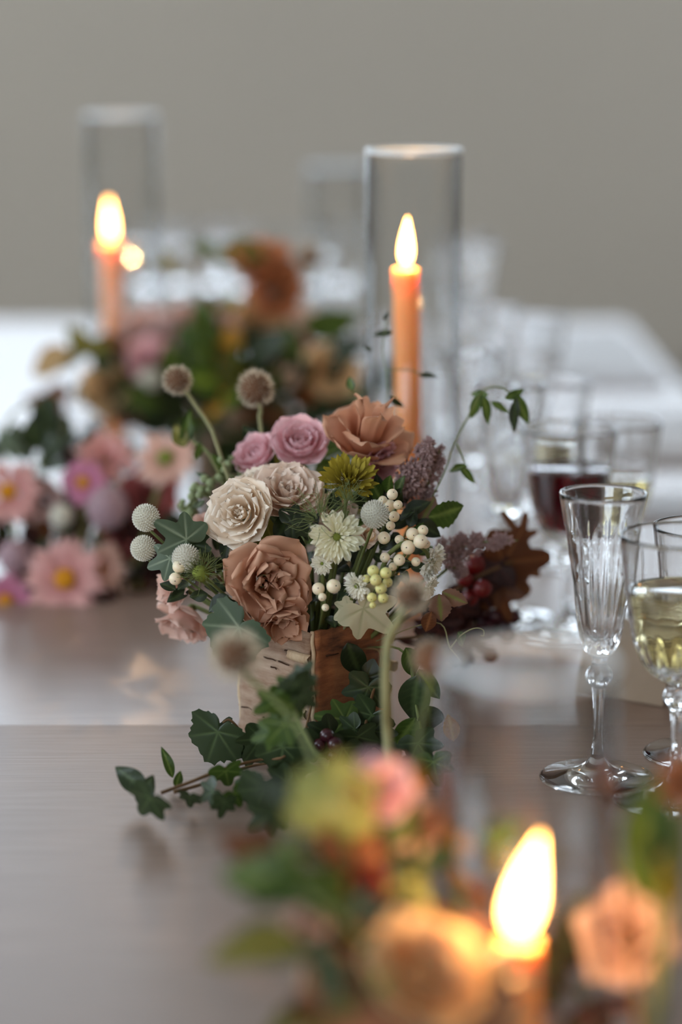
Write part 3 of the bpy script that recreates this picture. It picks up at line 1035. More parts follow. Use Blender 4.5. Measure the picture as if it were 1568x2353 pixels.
def leaf_geo(kind, seed=0):
    """unit leaf: base at the origin, tip towards +y (length 1), upper face +z; grad = vein mask"""
    key = ('leafgeo', kind, seed)
    if key in MESHES:
        return MESHES[key]
    rnd = random.Random(seed * 31 + len(kind))
    V, F, G = [], [], []
    if kind in ('ivy', 'maple', 'round'):
        lob = {'ivy': [(0, .48, .34), (.98, .32, .30), (-.98, .32, .30), (1.9, .22, .40), (-1.9, .22, .40)],
               'maple': [(0, .70, .26), (.85, .58, .24), (-.85, .58, .24), (1.75, .36, .26), (-1.75, .36, .26)],
               'round': [(0, .45, .5), (.9, .36, .42), (-.9, .36, .42), (1.8, .30, .45), (-1.8, .30, .45)]}[kind]
        b0 = {'ivy': .44, 'maple': .28, 'round': .46}[kind]
        na, nr = 64, 5
        pts = []
        for k in range(na):
            a = -PI + 2 * PI * k / na
            rr = b0 + sum(h * math.exp(-((a - c) / w) ** 2) for c, h, w in lob)
            rr *= 1 - .72 * math.exp(-((abs(a) - PI) / .34) ** 2)
            if kind == 'round':
                rr *= 1 + .045 * math.sin(22 * a)
            rr *= 1 + rnd.uniform(-.03, .03)
            pts.append((a, rr))
        V.append((0, 0, 0)); G.append(1)
        wv = rnd.uniform(0, 6)
        for j in range(1, nr + 1):
            q = j / nr
            for a, rr in pts:
                x, y = rr * q * math.sin(a), rr * q * math.cos(a)
                vein = max(math.exp(-((a - c) / (.05 / max(.25, q))) ** 2) for c, h, w in lob)
                z = -.12 * x * x - .16 * max(0, y) ** 2 + .045 * math.sin(3 * a + wv) * q * q - .012 * vein * (1 - q * .5)
                V.append((x, y, z)); G.append(vein * (1 - .55 * q))
        for k in range(na):
            F.append((0, 1 + (k + 1) % na, 1 + k))
        for j in range(nr - 1):
            for k in range(na):
                a, b = 1 + j * na + k, 1 + j * na + (k + 1) % na
                F.append((a, b, b + na, a + na))
    else:
        wmax = {'ovate': .30, 'lance': .17, 'strap': .07, 'oak': .30, 'toothed': .34}[kind]
        nv, nu = 14, 7
        dro = rnd.uniform(.10, .34)
        for j in range(nv + 1):
            v = j / nv
            w = wmax * math.sin(PI * v ** .82) ** .85 if 0 < j < nv else .004
            if kind == 'oak':
                w *= 1 + .34 * math.sin(v * 22)
            if kind == 'toothed':
                w *= 1 + (.10 if j % 2 else -.04)
            for i in range(nu):
                u = i / (nu - 1) * 2 - 1
                z = -dro * v * v + .22 * abs(u) * w + .02 * math.sin(9 * v + 3 * u)
                V.append((u * w, v, z))
                side = math.exp(-(((v * 7 - abs(u) * 1.4) % 1 - .5) / .12) ** 2) * .35
                G.append(max(math.exp(-(u / .18) ** 2), side))
        for j in range(nv):
            for i in range(nu - 1):
                a = j * nu + i
                F.append((a, a + 1, a + nu + 1, a + nu))
    MESHES[key] = (V, F, G)
    return MESHES[key]


def leaf_mesh(kind, mat, seed):
    key = ('leafmesh', kind, mat, seed)
    if key not in MESHES:
        MESHES[key] = mk_mesh('leaf', leaf_geo(kind, seed), M[mat])
    return MESHES[key]


def leaf_matrix(base, tip_dir, normal, length):
    y = Vector(tip_dir).normalized()
    n = Vector(normal)
    x = y.cross(n)
    if x.length < 1e-4:
        x = y.cross(Vector((0.3, -.8, .5)))
    x.normalize()
    z = x.cross(y)
    m = Matrix((x, y, z)).transposed().to_4x4()
    return Matrix.Translation(base) @ m @ Matrix.Diagonal((length, length, length, 1))


def face_dir(ang):
    a = math.radians(ang)
    return Vector((math.cos(a), 0, math.sin(a)))


CAMN = Vector((0, -1, .25))


def sprig(name, label, leaves, stems=(), mat='l_ivy', kind='ivy', group=None, cat='foliage', stem_r=.0009, stem_mat='stem_brown', Y=1.45, extra=None):
    """leaves: (px, py, length px, image angle of the tip[, Y[, tilt[, kind[, material]]]]) where px,py is the middle of the leaf.
    stems: lists of world points"""
    f = leaves[0]
    y0 = f[4] if len(f) > 4 and f[4] else Y
    org = P(f[0], f[1], y0)
    t = thing(name, label, cat, org, None, group)
    rnd = random.Random(label)
    for lf in leaves:
        px, py, ln, ang = lf[:4]
        yy = lf[4] if len(lf) > 4 and lf[4] else Y
        tilt = lf[5] if len(lf) > 5 and lf[5] is not None else (rnd.uniform(-.5, .5), rnd.uniform(-.2, .5))
        kd = lf[6] if len(lf) > 6 and lf[6] else kind
        mt = lf[7] if len(lf) > 7 and lf[7] else mat
        d = face_dir(ang)
        nrm = CAMN.copy()
        side = d.cross(nrm).normalized()
        nrm = Quaternion(d, tilt[0]) @ nrm
        q = Quaternion(side, -tilt[1])
        d2, n2 = q @ d, q @ nrm
        yy = min(yy, T(px, py + .62 * ln).y - .003)       # keep it above the table
        length = S(ln, yy)
        back = .30 if kd in ('ivy', 'maple', 'round') else .5
        b = P(px, py, yy) - d2 * (length * back)
        add('leaf', leaf_mesh(kd, mt, rnd.randrange(3)), None, t, mtx=leaf_matrix(b - org, d2, n2, length))
    for st in stems:
        pts = to_local(t, smooth_path(st, 6))
        add('stem', tube(pts, stem_r * 1.25, stem_r * .8, 6), M[stem_mat], t)
    if extra:
        extra(t, org)
    return t


def filler(name, label, px, py, Y, spread, n, lpx, mats, kind='ovate', target=None, group=None, seed=1, depth=.05, up=.4):
    """a leafy branch: leaves set all round a short stem"""
    rnd = random.Random(seed)
    org = P(px, py, Y)
    t = thing(name, label, 'foliage', org, None, group)
    sp = S(spread, Y)
    for i in range(n):
        p = Vector((rnd.gauss(0, .5) * sp, rnd.uniform(-1, 1) * depth, rnd.gauss(0, .4) * sp))
        d = (p + Vector((rnd.uniform(-.3, .3), rnd.uniform(-.6, .3), rnd.uniform(-.2, .5) + up)) * sp * .7).normalized()
        nrm = Vector((rnd.uniform(-.5, .5), -.7, rnd.uniform(.1, 1)))
        m = mats[rnd.randrange(len(mats))]
        add('leaf', leaf_mesh(kind, m, rnd.randrange(3)), None, t, mtx=leaf_matrix(p, d, nrm, S(lpx, Y) * rnd.uniform(.7, 1.2)))
    if target is not None:
        pts = to_local(t, smooth_path([org, org.lerp(Vector(target), .5) + Vector((0, 0, .005)), target], 5))
        add('stem', tube(pts, .0016, .0018, 6), M['stem'], t)
    return t


BERRY = {}


def berries(name, label, items, Y, target=None, mat='berry', group='snowberry clusters', tipmark=True, cat='berries'):
    """items: (px, py, radius px[, dY]); each berry a part with its dark tip, on a thread-thin stalk"""
    cx = sum(i[0] for i in items) / len(items)
    cy = sum(i[1] for i in items) / len(items)
    org = P(cx, cy, Y)
    node = P(cx, cy, Y) + Vector((0, .014, -.004))
    t = thing(name, label, cat, org, None, group)
    rnd = random.Random(label)
    if ('m', mat) not in BERRY:
        BERRY[('m', mat)] = mk_mesh('berry', lathe([(0, -1)] + [(math.sin(PI * i / 10), -math.cos(PI * i / 10)) for i in range(1, 10)] + [(0, .94)], 16), M[mat])
        BERRY['t'] = mk_mesh('tip', ball(.095, 7, 5, .6), M['tip'])
    for it in items:
        px, py, rp = it[:3]
        yy = Y + (it[3] if len(it) > 3 else rnd.uniform(-.006, .006))
        r = S(rp, yy)
        p = P(px, py, yy) - org
        d = (p - (node - org)).normalized() + Vector((rnd.uniform(-.4, .4), -.5, rnd.uniform(-.5, .5)))
        q = Vector((0, 0, 1)).rotation_difference(d.normalized()).to_matrix().to_4x4()
        b = add('berry', BERRY[('m', mat)], None, t, mtx=Matrix.Translation(p) @ q @ Matrix.Diagonal((r, r, r * .97, 1)))
        if tipmark:
            add('tip', BERRY['t'], None, b, mtx=Matrix.Translation((0, 0, .95)))
        add('stalk', tube([p - d.normalized() * r * .9, (node - org) * .5 + p * .5 + Vector((0, .004, 0)), node - org], .0004, .0005, 5), M['stem'], t)
    if target is not None:
        add('stem', tube(to_local(t, smooth_path([node, node.lerp(Vector(target), .5), target], 5)), .0008, .001, 6), M['stem'], t)
    return t


def plume(label, pts_px, Y, rpx, target, name='astilbe_plume', mat='astilbe', n=1100, group='mauve astilbe plumes', taper=.35):
    """feathery flower spike: tiny florets crowded round a stem in knobbly tufts"""
    pts = smooth_path([P(a, b, Y + (c if c else 0)) for a, b, c in pts_px], 8)
    org = pts[0]
    t = thing(name, label, 'flower', org, None, group)
    rnd = random.Random(label)
    R = S(rpx, Y)
    fl = []
    m = len(pts) - 1
    tufts = []
    for i in range(26):
        u = i / 26
        p = pts[min(m, int(u * m))] - org
        rr = R * (1 - (1 - taper) * u)
        d = Vector((rnd.gauss(0, 1), rnd.gauss(0, 1), rnd.gauss(0, 1) + .3)).normalized()
        tufts.append((p + d * rr * .55, rr * .62))
    for i in range(n):
        c, rr = tufts[rnd.randrange(len(tufts))]
        d = Vector((rnd.gauss(0, 1), rnd.gauss(0, 1), rnd.gauss(0, 1))).normalized()
        p = c + d * rr * rnd.uniform(.5, 1.0)
        s = R * rnd.uniform(.07, .13)
        a = d.cross(Vector((rnd.uniform(-1, 1), rnd.uniform(-1, 1), .5))).normalized() * s
        b = d.cross(a).normalized() * s
        fl.append(([p - a, p + b, p + a, p - b, p + d * s * 1.8], [(0, 1, 4), (1, 2, 4), (2, 3, 4), (3, 0, 4)], [.2, .2, .2, .2, rnd.uniform(.6, 1)]))
    add('florets', merge(*fl), M[mat], t, False, kind='stuff')
    st = [p - org for p in pts]
    add('stem', tube(([Vector(target) - org] if target is not None else []) + st, .0010, .0006, 6), M['stem'], t)
    return t


def threads(t, org, centre, R, n, seed, mat='stem', r=.00022, up=.5):
    """fine hairlike bracts round a flower, as one part"""
    rnd = random.Random(seed)
    gs = []
    for i in range(n):
        d = Vector((rnd.gauss(0, 1), rnd.gauss(0, .7), rnd.gauss(0, 1) + up)).normalized()
        p0 = centre + d * R * .25
        p1 = centre + d * R * .65 + Vector((rnd.uniform(-.15, .15), rnd.uniform(-.15, .15), rnd.uniform(-.1, .2))) * R
        p2 = centre + d * R * rnd.uniform(.9, 1.25) + Vector((rnd.uniform(-.3, .3), rnd.uniform(-.3, .3), rnd.uniform(-.2, .3))) * R
        gs.append(tube(to_local(t, smooth_path([p0, p1, p2], 3)), r, r * .5, 4, False))
    add('threads', merge(*gs), M[mat], t, kind='stuff')


def mouth(dx=0, dy=0, v=None, h=.062):
    v = VC if v is None else v
    return Vector((v.x + dx, v.y + dy, ZT + h))

# ================================================================== main bouquet (in the birch vase, in focus)
G_R = 'roses and ruffled blooms of the main bouquet'
flower('blown', 'garden_rose', 'large dusty tan blown rose at the front of the main bouquet', 618, 1338, 1.425, 92, (.35, -1, .15), M['p_tan'], mouth(-.02, -.01), 3, hi=True, group=G_R)
flower('cup', 'garden_rose', 'lower tan rose folded down over the vase edge below the large tan rose', 650, 1425, 1.425, 66, (.25, -.85, -.55), M['p_tan'], mouth(-.012, -.012), 9, hi=True, group=G_R)
flower('tall', 'garden_rose', 'coral tan rose flaring highest out of the main bouquet', 842, 1010, 1.515, 102, (.22, -.45, 1), M['p_tan2'], mouth(.012, .01), 5, hi=True, group=G_R)
flower('frill', 'garden_rose', 'coral pink bloom tucked right under the coral tan rose', 880, 1068, 1.512, 52, (.7, -.6, -.2), M['p_pink'], mouth(.015, .008), 6, group=G_R)
flower('ranunculus', 'pink_ranunculus', 'clear pink ranunculus touching the coral tan rose', 690, 1010, 1.535, 68, (-.05, -.65, .75), M['p_pink'], mouth(-.004, .012), 7, hi=True, group=G_R)
flower('ranunculus', 'pink_ranunculus', 'paler pink ranunculus at the outer side of the pink pair', 585, 1038, 1.55, 60, (-.5, -.5, .75), M['p_pink'], mouth(-.012, .014), 8, hi=True, group=G_R)
flower('frill', 'cream_lisianthus', 'cream ruffled bloom turned to the side above the large tan rose', 548, 1178, 1.445, 78, (-.35, -.9, .35), M['p_cream'], mouth(-.018, 0), 11, hi=True, group=G_R)
flower('frill', 'cream_lisianthus', 'cream blush ruffled bloom facing up, topmost of the pale blooms', 662, 1126, 1.47, 82, (.05, -.55, .85), M['p_blush'], mouth(-.006, .002), 12, hi=True, group=G_R)
flower('frill', 'cream_lisianthus', 'pale cream bloom half hidden behind the two cream ruffled blooms', 590, 1105, 1.50, 52, (-.3, -.4, .9), M['p_cream'], mouth(-.012, .004), 13, group=G_R)
flower('cup', 'cream_lisianthus', 'pale blush bloom behind the greenish white scabious', 770, 1180, 1.475, 50, (.2, -.8, .5), M['p_blush'], mouth(.002, 0), 14, group=G_R)
flower('cup', 'pink_rose', 'pale pink rose drooping off the bouquet over the bare table', 425, 1425, 1.49, 74, (-.45, -.45, -.75), M['p_peachpink'], mouth(-.028, .002), 15, hi=True, group=G_R)
flower('cup', 'pink_rose', 'small peach pink petals above the drooping pink rose', 400, 1352, 1.475, 52, (-.8, -.5, .2), M['p_peachpink'], mouth(-.028, .004), 16, group=G_R)
flower('cup', 'pink_rose', 'small pink bloom peeping between the ivy leaf and the cream bloom', 470, 1205, 1.50, 34, (-.3, -.6, .6), M['p_peachpink'], mouth(-.018, .004), 17, group=G_R)
flower('mum', 'chrysanthemum', 'chartreuse spidery chrysanthemum below the coral tan rose', 803, 1098, 1.465, 80, (.05, -.50, .85), M['p_chart'], mouth(.006, 0), 18, group=G_R)
G_S = 'scabious flowers of the main bouquet'
t = flower('scabiosa', 'scabious_flower', 'greenish white scabious facing the camera in the middle of the bouquet', 774, 1234, 1.415, 66, (-.05, -1, .12), M['p_scab'], mouth(.004, -.008), 19, eye='green_eye', hi=True, group=G_S)
threads(t, None, P(735, 1195, 1.42), S(70, 1.42), 60, 4)
flower('scabiosa', 'scabious_flower', 'white scabious turned away on a hooked stem beside the red leaves', 998, 1292, 1.45, 46, (.75, -.45, -.25), M['p_white'], mouth(.026, -.006), 20, eye='green_eye', group=G_S, path=[P(975, 1262, 1.435), P(935, 1246, 1.43), P(900, 1268, 1.432), P(882, 1300, 1.44)])
flower('scabiosa', 'scabious_flower', 'small white scabious bud between the pale berries', 818, 1348, 1.41, 36, (-.55, -.8, -.2), M['p_white'], mouth(.01, -.012), 21, eye='green_eye', group=G_S)
flower('scabiosa', 'scabious_flower', 'tiny white scabious bud beside the large tan rose', 740, 1295, 1.42, 28, (-.2, -.9, .2), M['p_white'], mouth(.006, -.01), 22, eye='green_eye', group=G_S)
flower('scabiosa', 'scabious_flower', 'white scabious edge behind the pale seed head', 990, 1352, 1.43, 32, (.8, -.4, -.3), M['p_white'], mouth(.03, -.01), 23, eye='green_eye', group=G_S)
flower('cup', 'green_bud', 'blush rose bud in shade between scabious and berries', 845, 1230, 1.45, 30, (.1, -.8, .4), M['p_blush'], mouth(.008, -.004), 24, group=G_R)

amaranth('upper white globe amaranth beside the blue green ivy leaf', 336, 1191, 1.45, 34, mouth(-.03, 0))
amaranth('middle white globe amaranth, outermost of the three beside the ivy leaf', 330, 1261, 1.45, 32, mouth(-.03, .002))
amaranth('white globe amaranth resting against the feathery green seed pod', 428, 1284, 1.428, 35, mouth(-.026, -.004))
amaranth('white globe amaranth above the snowberries, to the side of the scabious', 862, 1183, 1.43, 35, mouth(.01, -.004), (.1, -.5, 1))

seed_head('papery brown seed head on the curved stem above the pink blooms', 408, 873, 1.585, 40, [P(445, 925, 1.58), P(485, 985, 1.565), P(505, 1040, 1.55), mouth(-.02, .015)], .68)
seed_head('papery brown seed head standing straight behind the pink ranunculus', 587, 893, 1.585, 50, [P(600, 950, 1.58), P(602, 1000, 1.57), mouth(-.012, .016)], .70)
seed_head('pale seed head on the thick straight stem in front of the vase', 944, 1368, 1.27, 54, [P(915, 1430, 1.27), P(892, 1480, 1.27), P(888, 1600, 1.265), P(897, 1760, 1.25), Vector((FVC.x + .0, FVC.y - .0 + .03, ZT + .05))], .52, stem_r=.0027)
seed_head('large blurred seed head in front of the dark ivy leaf', 540, 1505, 1.215, 74, [P(575, 1560, 1.21), P(660, 1640, 1.19), P(720, 1760, 1.14), Vector((FVC.x - .02, FVC.y + .03, ZT + .05))], .52, stem_mat='stem')
seed_head('dark far seed head against the grey wall', 712, 590, 2.30, 40, [P(705, 680, 2.3), P(640, 800, 2.28), Vector((BVC.x + .01, BVC.y, ZT + .06))], .6)

# nigella pod: feathery green
NC = P(462, 1318, 1.422)
t = thing('nigella_pod', 'feathery green seed pod beside the large tan rose', 'seed pod', NC, (-.3, -.6, .5))
add('pod', ball(S(20, 1.42), 12, 8, 1.2), M['green_eye'], t)
threads(t, None, NC, S(44, 1.42), 150, 7, 'stem', .00024, .4)
add('stem', tube(stem_pts(t, NC, mouth(-.022, -.006)), .0010, .0011, 6), M['stem'], t)
t = thing('fennel_sprig', 'wispy fennel threads above the greenish white scabious', 'foliage', P(800, 1165, 1.43))
threads(t, None, P(800, 1160, 1.43), S(50, 1.43), 55, 9, 'stem', .0002, .8)
add('stem', tube(stem_pts(t, P(800, 1175, 1.432), mouth(.004, -.004)), .0007, .0009, 6), M['stem'], t)

berries('snowberry_sprig', 'fat cream snowberry cluster beside the hooked scabious stem', [(948, 1227, 15), (972, 1219, 13), (918, 1240, 11), (967, 1244, 17, -.012), (979, 1250, 11), (938, 1258, 17, -.008)], 1.43, mouth(.022, -.004))
berries('snowberry_sprig', 'loose snowberries under the hooked scabious stem', [(885, 1281, 12), (918, 1287, 14), (903, 1302, 10), (956, 1291, 11)], 1.425, mouth(.018, -.006))
berries('snowberry_sprig', 'pair of large snowberries touching the large tan rose', [(732, 1353, 15), (767, 1347, 17), (748, 1396, 9), (741, 1372, 10)], 1.41, mouth(.002, -.012))
berries('snowberry_sprig', 'tight yellow green snowberry bunch beside the pale seed head', [(858, 1312, 14), (887, 1317, 14), (864, 1333, 14, -.01), (891, 1338, 12), (876, 1352, 14, -.008), (855, 1373, 12), (881, 1374, 13), (857, 1391, 8), (842, 1330, 10)], 1.405, mouth(.012, -.014), 'berry_green')
berries('snowberry_sprig', 'two snowberries hanging below the side globe amaranth', [(412, 1302, 16), (403, 1330, 15)], 1.42, mouth(-.026, -.006))
berries('snowberry_sprig', 'blush snowberries in shade under the globe amaranth', [(853, 1233, 13), (883, 1236, 15)], 1.445, mouth(.012, -.004))
berries('snowberry_sprig', 'blush snowberries stacked beside the mauve plume', [(902, 1136, 13), (895, 1162, 15), (906, 1187, 13), (880, 1150, 11), (915, 1160, 11), (898, 1208, 11)], 1.45, mouth(.016, .002))

plume('upright mauve plume beside the coral tan rose', [(925, 1130, 0), (955, 1080, 0), (985, 1010, .005)], 1.50, 46, mouth(.022, .006))
plume('second upright mauve plume leaning out behind the green broad leaf', [(975, 1140, 0), (995, 1080, 0), (1012, 1030, .005)], 1.515, 34, mouth(.026, .008), n=700)
plume('mauve plume stretched out sideways over the dark red leaves', [(1030, 1275, 0), (1090, 1248, .002), (1190, 1242, .006)], 1.52, 38, mouth(.034, .004))
plume('small mauve plume tuft under the sideways plume', [(1035, 1300, 0), (1055, 1310, 0), (1070, 1320, 0)], 1.505, 28, mouth(.034, .002), n=450)

# leaves set in the bouquet
def vine(label, name, leaves, stems, **kw):
    return sprig(name, label, leaves, stems, **kw)

F0 = (-.15, .2)
sprig('ivy_sprig', 'blue green ivy leaves with pale veins beside the globe amaranths',
      [(405, 1225, 92, 148, 1.438, (.3, .1), 'ivy', 'l_blue'), (372, 1290, 70, 200, 1.436, (.2, .2), 'ivy', 'l_blue'), (455, 1238, 66, 40, 1.446, (-.3, .2), 'ivy', 'l_ivy'), (430, 1215, 50, 100, 1.45, (-.3, .2), 'ivy', 'l_blue')],
      [[P(410, 1240, 1.44), P(450, 1270, 1.45), mouth(-.024, -.002)]])
sprig('ivy_sprig', 'big dark frosted leaf hanging over the vase side below the tan rose',
      [(530, 1465, 108, 232, 1.408, (.1, .1), 'round', 'l_blue')], [[P(545, 1425, 1.412), P(560, 1415, 1.43), mouth(-.018, -.012)]])
sprig('ivy_sprig', 'dark glossy leaves between the drooping pink rose and the tan rose',
      [(500, 1385, 62, 215, 1.42, None, 'ovate', 'l_dark'), (385, 1345, 46, 150, 1.435, None, 'ovate', 'l_dark'), (455, 1370, 50, 195, 1.425, None, 'ovate', 'l_dark'), (535, 1395, 54, 300, 1.42, None, 'ovate', 'l_dark')],
      [[P(500, 1370, 1.425), P(545, 1400, 1.43), mouth(-.02, -.008)]])
sprig('ivy_sprig', 'dark green leaves in the hollow under the cream blooms',
      [(655, 1205, 82, 60, 1.452, (.2, .3), 'ovate', 'l_dark'), (690, 1195, 66, 20, 1.448, (-.2, .2), 'ivy', 'l_dark'), (618, 1222, 70, 110, 1.455, None, 'ivy', 'l_olive'), (680, 1245, 60, 340, 1.455, None, 'ovate', 'l_dark')],
      [[P(650, 1225, 1.455), mouth(-.004, -.004)]])
sprig('broad_leaf', 'broad green leaf jutting out under the upright mauve plumes',
      [(1030, 1180, 96, 10, 1.48, (.5, .3), 'toothed', 'l_green'), (985, 1170, 70, 60, 1.482, (.1, .3), 'toothed', 'l_mottle'), (985, 1215, 70, 330, 1.475, None, 'ovate', 'l_dark')],
      [[P(990, 1195, 1.48), mouth(.026, .002)]], stem_mat='stem')
sprig('pale_leaf', 'cream toothed leaf back hanging over the front of the vase rim',
      [(858, 1418, 104, 318, 1.418, (.2, .1), 'ivy', 'l_cream'), (790, 1408, 50, 215, 1.42, (.1, .1), 'ivy', 'l_cream')],
      [[P(830, 1395, 1.42), mouth(.01, -.012)]], stem_mat='stem_pale')
sprig('mottled_leaf', 'pinkish mottled leaves hanging beside the pale seed head',
      [(1012, 1400, 76, 275, 1.44, (.1, .1), 'toothed', 'l_mottle'), (1045, 1375, 66, 330, 1.445, None, 'toothed', 'l_mottle'), (985, 1430, 60, 255, 1.44, None, 'ovate', 'l_brown')],
      [[P(1005, 1370, 1.445), mouth(.03, -.008)]])
sprig('tendril_vine', 'thin curling tendril with a small green leaf beside the dark grapes',
      [(1062, 1470, 50, 300, 1.44, None, 'ovate', 'l_green')],
      [[P(1035, 1490, 1.44), P(1060, 1460, 1.438), P(1090, 1444, 1.436), P(1110, 1447, 1.436), P(1112, 1460, 1.436), P(1105, 1461, 1.437)], [P(1035, 1490, 1.44), P(1060, 1520, 1.44)], [P(1035, 1490, 1.44), P(1000, 1430, 1.45), mouth(.032, -.01)]],
      stem_r=.0004, stem_mat='stem_pale')
sprig('drooping_vine', 'slender vine with drooping pointed leaves in front of the flutes',
      [(1092, 935, 70, 250, 1.56, None, 'lance', 'l_green'), (1118, 940, 74, 285, 1.56, None, 'lance', 'l_green'), (1150, 935, 50, 330, 1.56, None, 'lance', 'l_green'), (1182, 955, 84, 262, 1.56, (.6, .1), 'lance', 'l_dark'), (1200, 940, 84, 295, 1.56, None, 'lance', 'l_green'), (1185, 905, 60, 30, 1.56, None, 'lance', 'l_green'), (1100, 905, 50, 170, 1.56, None, 'lance', 'l_green'),
       (1050, 1075, 56, 190, 1.53, None, 'lance', 'l_green'), (1075, 1090, 56, 310, 1.53, None, 'lance', 'l_green')],
      [[P(1185, 915, 1.56), P(1150, 890, 1.56), P(1110, 900, 1.56), P(1075, 960, 1.55), P(1040, 1030, 1.54), P(1010, 1110, 1.51), mouth(.03, .006)], [P(1050, 1020, 1.54), P(1070, 1065, 1.53)]], stem_r=.0006, stem_mat='stem')
sprig('wispy_vine', 'wispy vine with tiny dark leaves climbing in front of the tall cylinder',
      [(880, 766, 46, 185, 1.60, None, 'lance', 'l_dark'), (888, 726, 26, 60, 1.60, None, 'lance', 'l_dark'), (985, 862, 44, 0, 1.60, None, 'lance', 'l_dark'), (912, 925, 46, 320, 1.58, None, 'lance', 'l_dark'), (805, 880, 34, 110, 1.57, None, 'ovate', 'l_green'), (845, 800, 26, 150, 1.60, None, 'lance', 'l_dark')],
      [[P(890, 735, 1.6), P(880, 800, 1.6), P(890, 880, 1.59), P(880, 960, 1.57), mouth(.016, .012)], [P(886, 850, 1.595), P(940, 850, 1.6), P(970, 860, 1.6)], [P(805, 890, 1.57), P(820, 960, 1.56), mouth(.012, .012)]], stem_r=.0004, stem_mat='stem')
t = sprig('snowy_sprig', 'grey green budded sprig slanting out beside the pink ranunculus', [(470, 1095, 46, 150, 1.55, None, 'lance', 'l_blue'), (500, 1060, 46, 120, 1.55, None, 'lance', 'l_green'), (455, 1160, 44, 210, 1.53, None, 'lance', 'l_blue')],
          [[P(425, 1170, 1.54), P(470, 1120, 1.545), P(530, 1070, 1.55), P(560, 1110, 1.54), mouth(-.02, .012)]], stem_r=.0007, stem_mat='stem')
bd = []
rr = random.Random(4)
for i in range(46):
    u = rr.random()
    p = P(425 + 105 * u + rr.gauss(0, 12), 1175 - 108 * u + rr.gauss(0, 14), 1.545 + rr.uniform(-.01, .01))
    bd.append(xf(ball(S(rr.uniform(6, 11), 1.545), 8, 5), Matrix.Translation(to_local(t, [p])[0])))
add('buds', merge(*bd), M['bud'], t, kind='stuff')
sprig('dusty_leaf', 'dusty green leaf stem behind the budded sprig', [(430, 985, 90, 75, 1.60, None, 'lance', 'l_green'), (412, 1000, 66, 120, 1.60, None, 'ovate', 'l_olive'), (455, 1040, 60, 250, 1.59, None, 'lance', 'l_green')],
      [[P(440, 1010, 1.6), P(500, 1080, 1.57), mouth(-.018, .016)]], stem_mat='stem')
filler('leafy_branch', 'dark leaves added to deepen the shade in the heart of the main bouquet', 715, 1290, 1.475, 150, 42, 62, ['l_dark', 'l_ivy', 'l_dark'], 'ovate', mouth(), None, 3, .02, .2)  # dark leaf colours stand in for shade between the stems
filler('leafy_branch', 'dark leaves added to deepen the shade just above the vase rim', 735, 1375, 1.475, 120, 46, 60, ['l_dark', 'l_dark', 'l_ivy'], 'ovate', mouth(), None, 13, .022, .1)  # more dark fill, darkening the gaps under the blooms
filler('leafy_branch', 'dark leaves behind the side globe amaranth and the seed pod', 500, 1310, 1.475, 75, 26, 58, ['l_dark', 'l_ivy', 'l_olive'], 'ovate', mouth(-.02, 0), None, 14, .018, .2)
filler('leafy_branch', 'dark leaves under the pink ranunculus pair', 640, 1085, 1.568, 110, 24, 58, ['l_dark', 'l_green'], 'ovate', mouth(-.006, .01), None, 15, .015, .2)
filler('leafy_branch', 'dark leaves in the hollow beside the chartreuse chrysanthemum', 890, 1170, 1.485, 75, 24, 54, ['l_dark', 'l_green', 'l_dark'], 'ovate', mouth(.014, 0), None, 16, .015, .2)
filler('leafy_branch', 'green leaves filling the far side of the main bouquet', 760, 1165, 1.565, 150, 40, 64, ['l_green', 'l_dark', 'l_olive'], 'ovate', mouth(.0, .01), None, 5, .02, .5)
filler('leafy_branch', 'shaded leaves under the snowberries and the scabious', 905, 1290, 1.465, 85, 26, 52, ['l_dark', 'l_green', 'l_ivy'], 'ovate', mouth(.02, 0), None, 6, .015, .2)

# dark grapes and red leaves leaning out behind the bouquet
gr = []
rr = random.Random(12)
for i in range(48):
    gr.append((1080 + rr.gauss(0, 42), 1425 + rr.gauss(0, 40), rr.uniform(17, 24), rr.uniform(-.018, .018)))
berries('grape_bunch', 'bunch of dark purple grapes resting behind the vase', gr, 1.60, None, 'berry_dark', None, False, 'grapes')
berries('berry_sprig', 'small red berries above the dark grapes', [(1092, 1296, 24), (1070, 1330, 20), (1110, 1352, 22), (1082, 1372, 20)], 1.57, mouth(.034, .012), 'berry_red', None, False)
sprig('oak_leaf_branch', 'dark bronze lobed leaves spreading out under the sideways plume',
      [(1195, 1290, 130, 5, 1.59, (.3, .2), 'ivy', 'l_brown'), (1165, 1330, 110, 330, 1.59, None, 'ivy', 'l_brown'), (1120, 1310, 90, 200, 1.585, None, 'ivy', 'l_burg'), (1185, 1215, 80, 120, 1.60, None, 'maple', 'l_brown'), (1150, 1380, 90, 290, 1.59, None, 'ivy', 'l_brown'), (1085, 1360, 90, 250, 1.58, None, 'maple', 'l_burg'), (1060, 1420, 90, 280, 1.57, None, 'maple', 'l_burg'), (1222, 1285, 70, 20, 1.60, None, 'ivy', 'l_brown')],
      [[P(1180, 1290, 1.59), P(1110, 1320, 1.58), P(1040, 1360, 1.56), mouth(.036, .006)]])
sprig('oak_leaf_branch', 'black red foliage massed low behind the pale seed head',
      [(1000, 1470, 100, 250, 1.52, None, 'maple', 'l_burg'), (965, 1500, 90, 220, 1.52, None, 'maple', 'l_burg'), (1030, 1500, 90, 300, 1.53, None, 'maple', 'l_burg'), (1010, 1420, 80, 60, 1.53, None, 'maple', 'l_burg'), (1090, 1480, 80, 330, 1.57, None, 'maple', 'l_burg')],
      [[P(1000, 1460, 1.53), mouth(.036, 0)]])

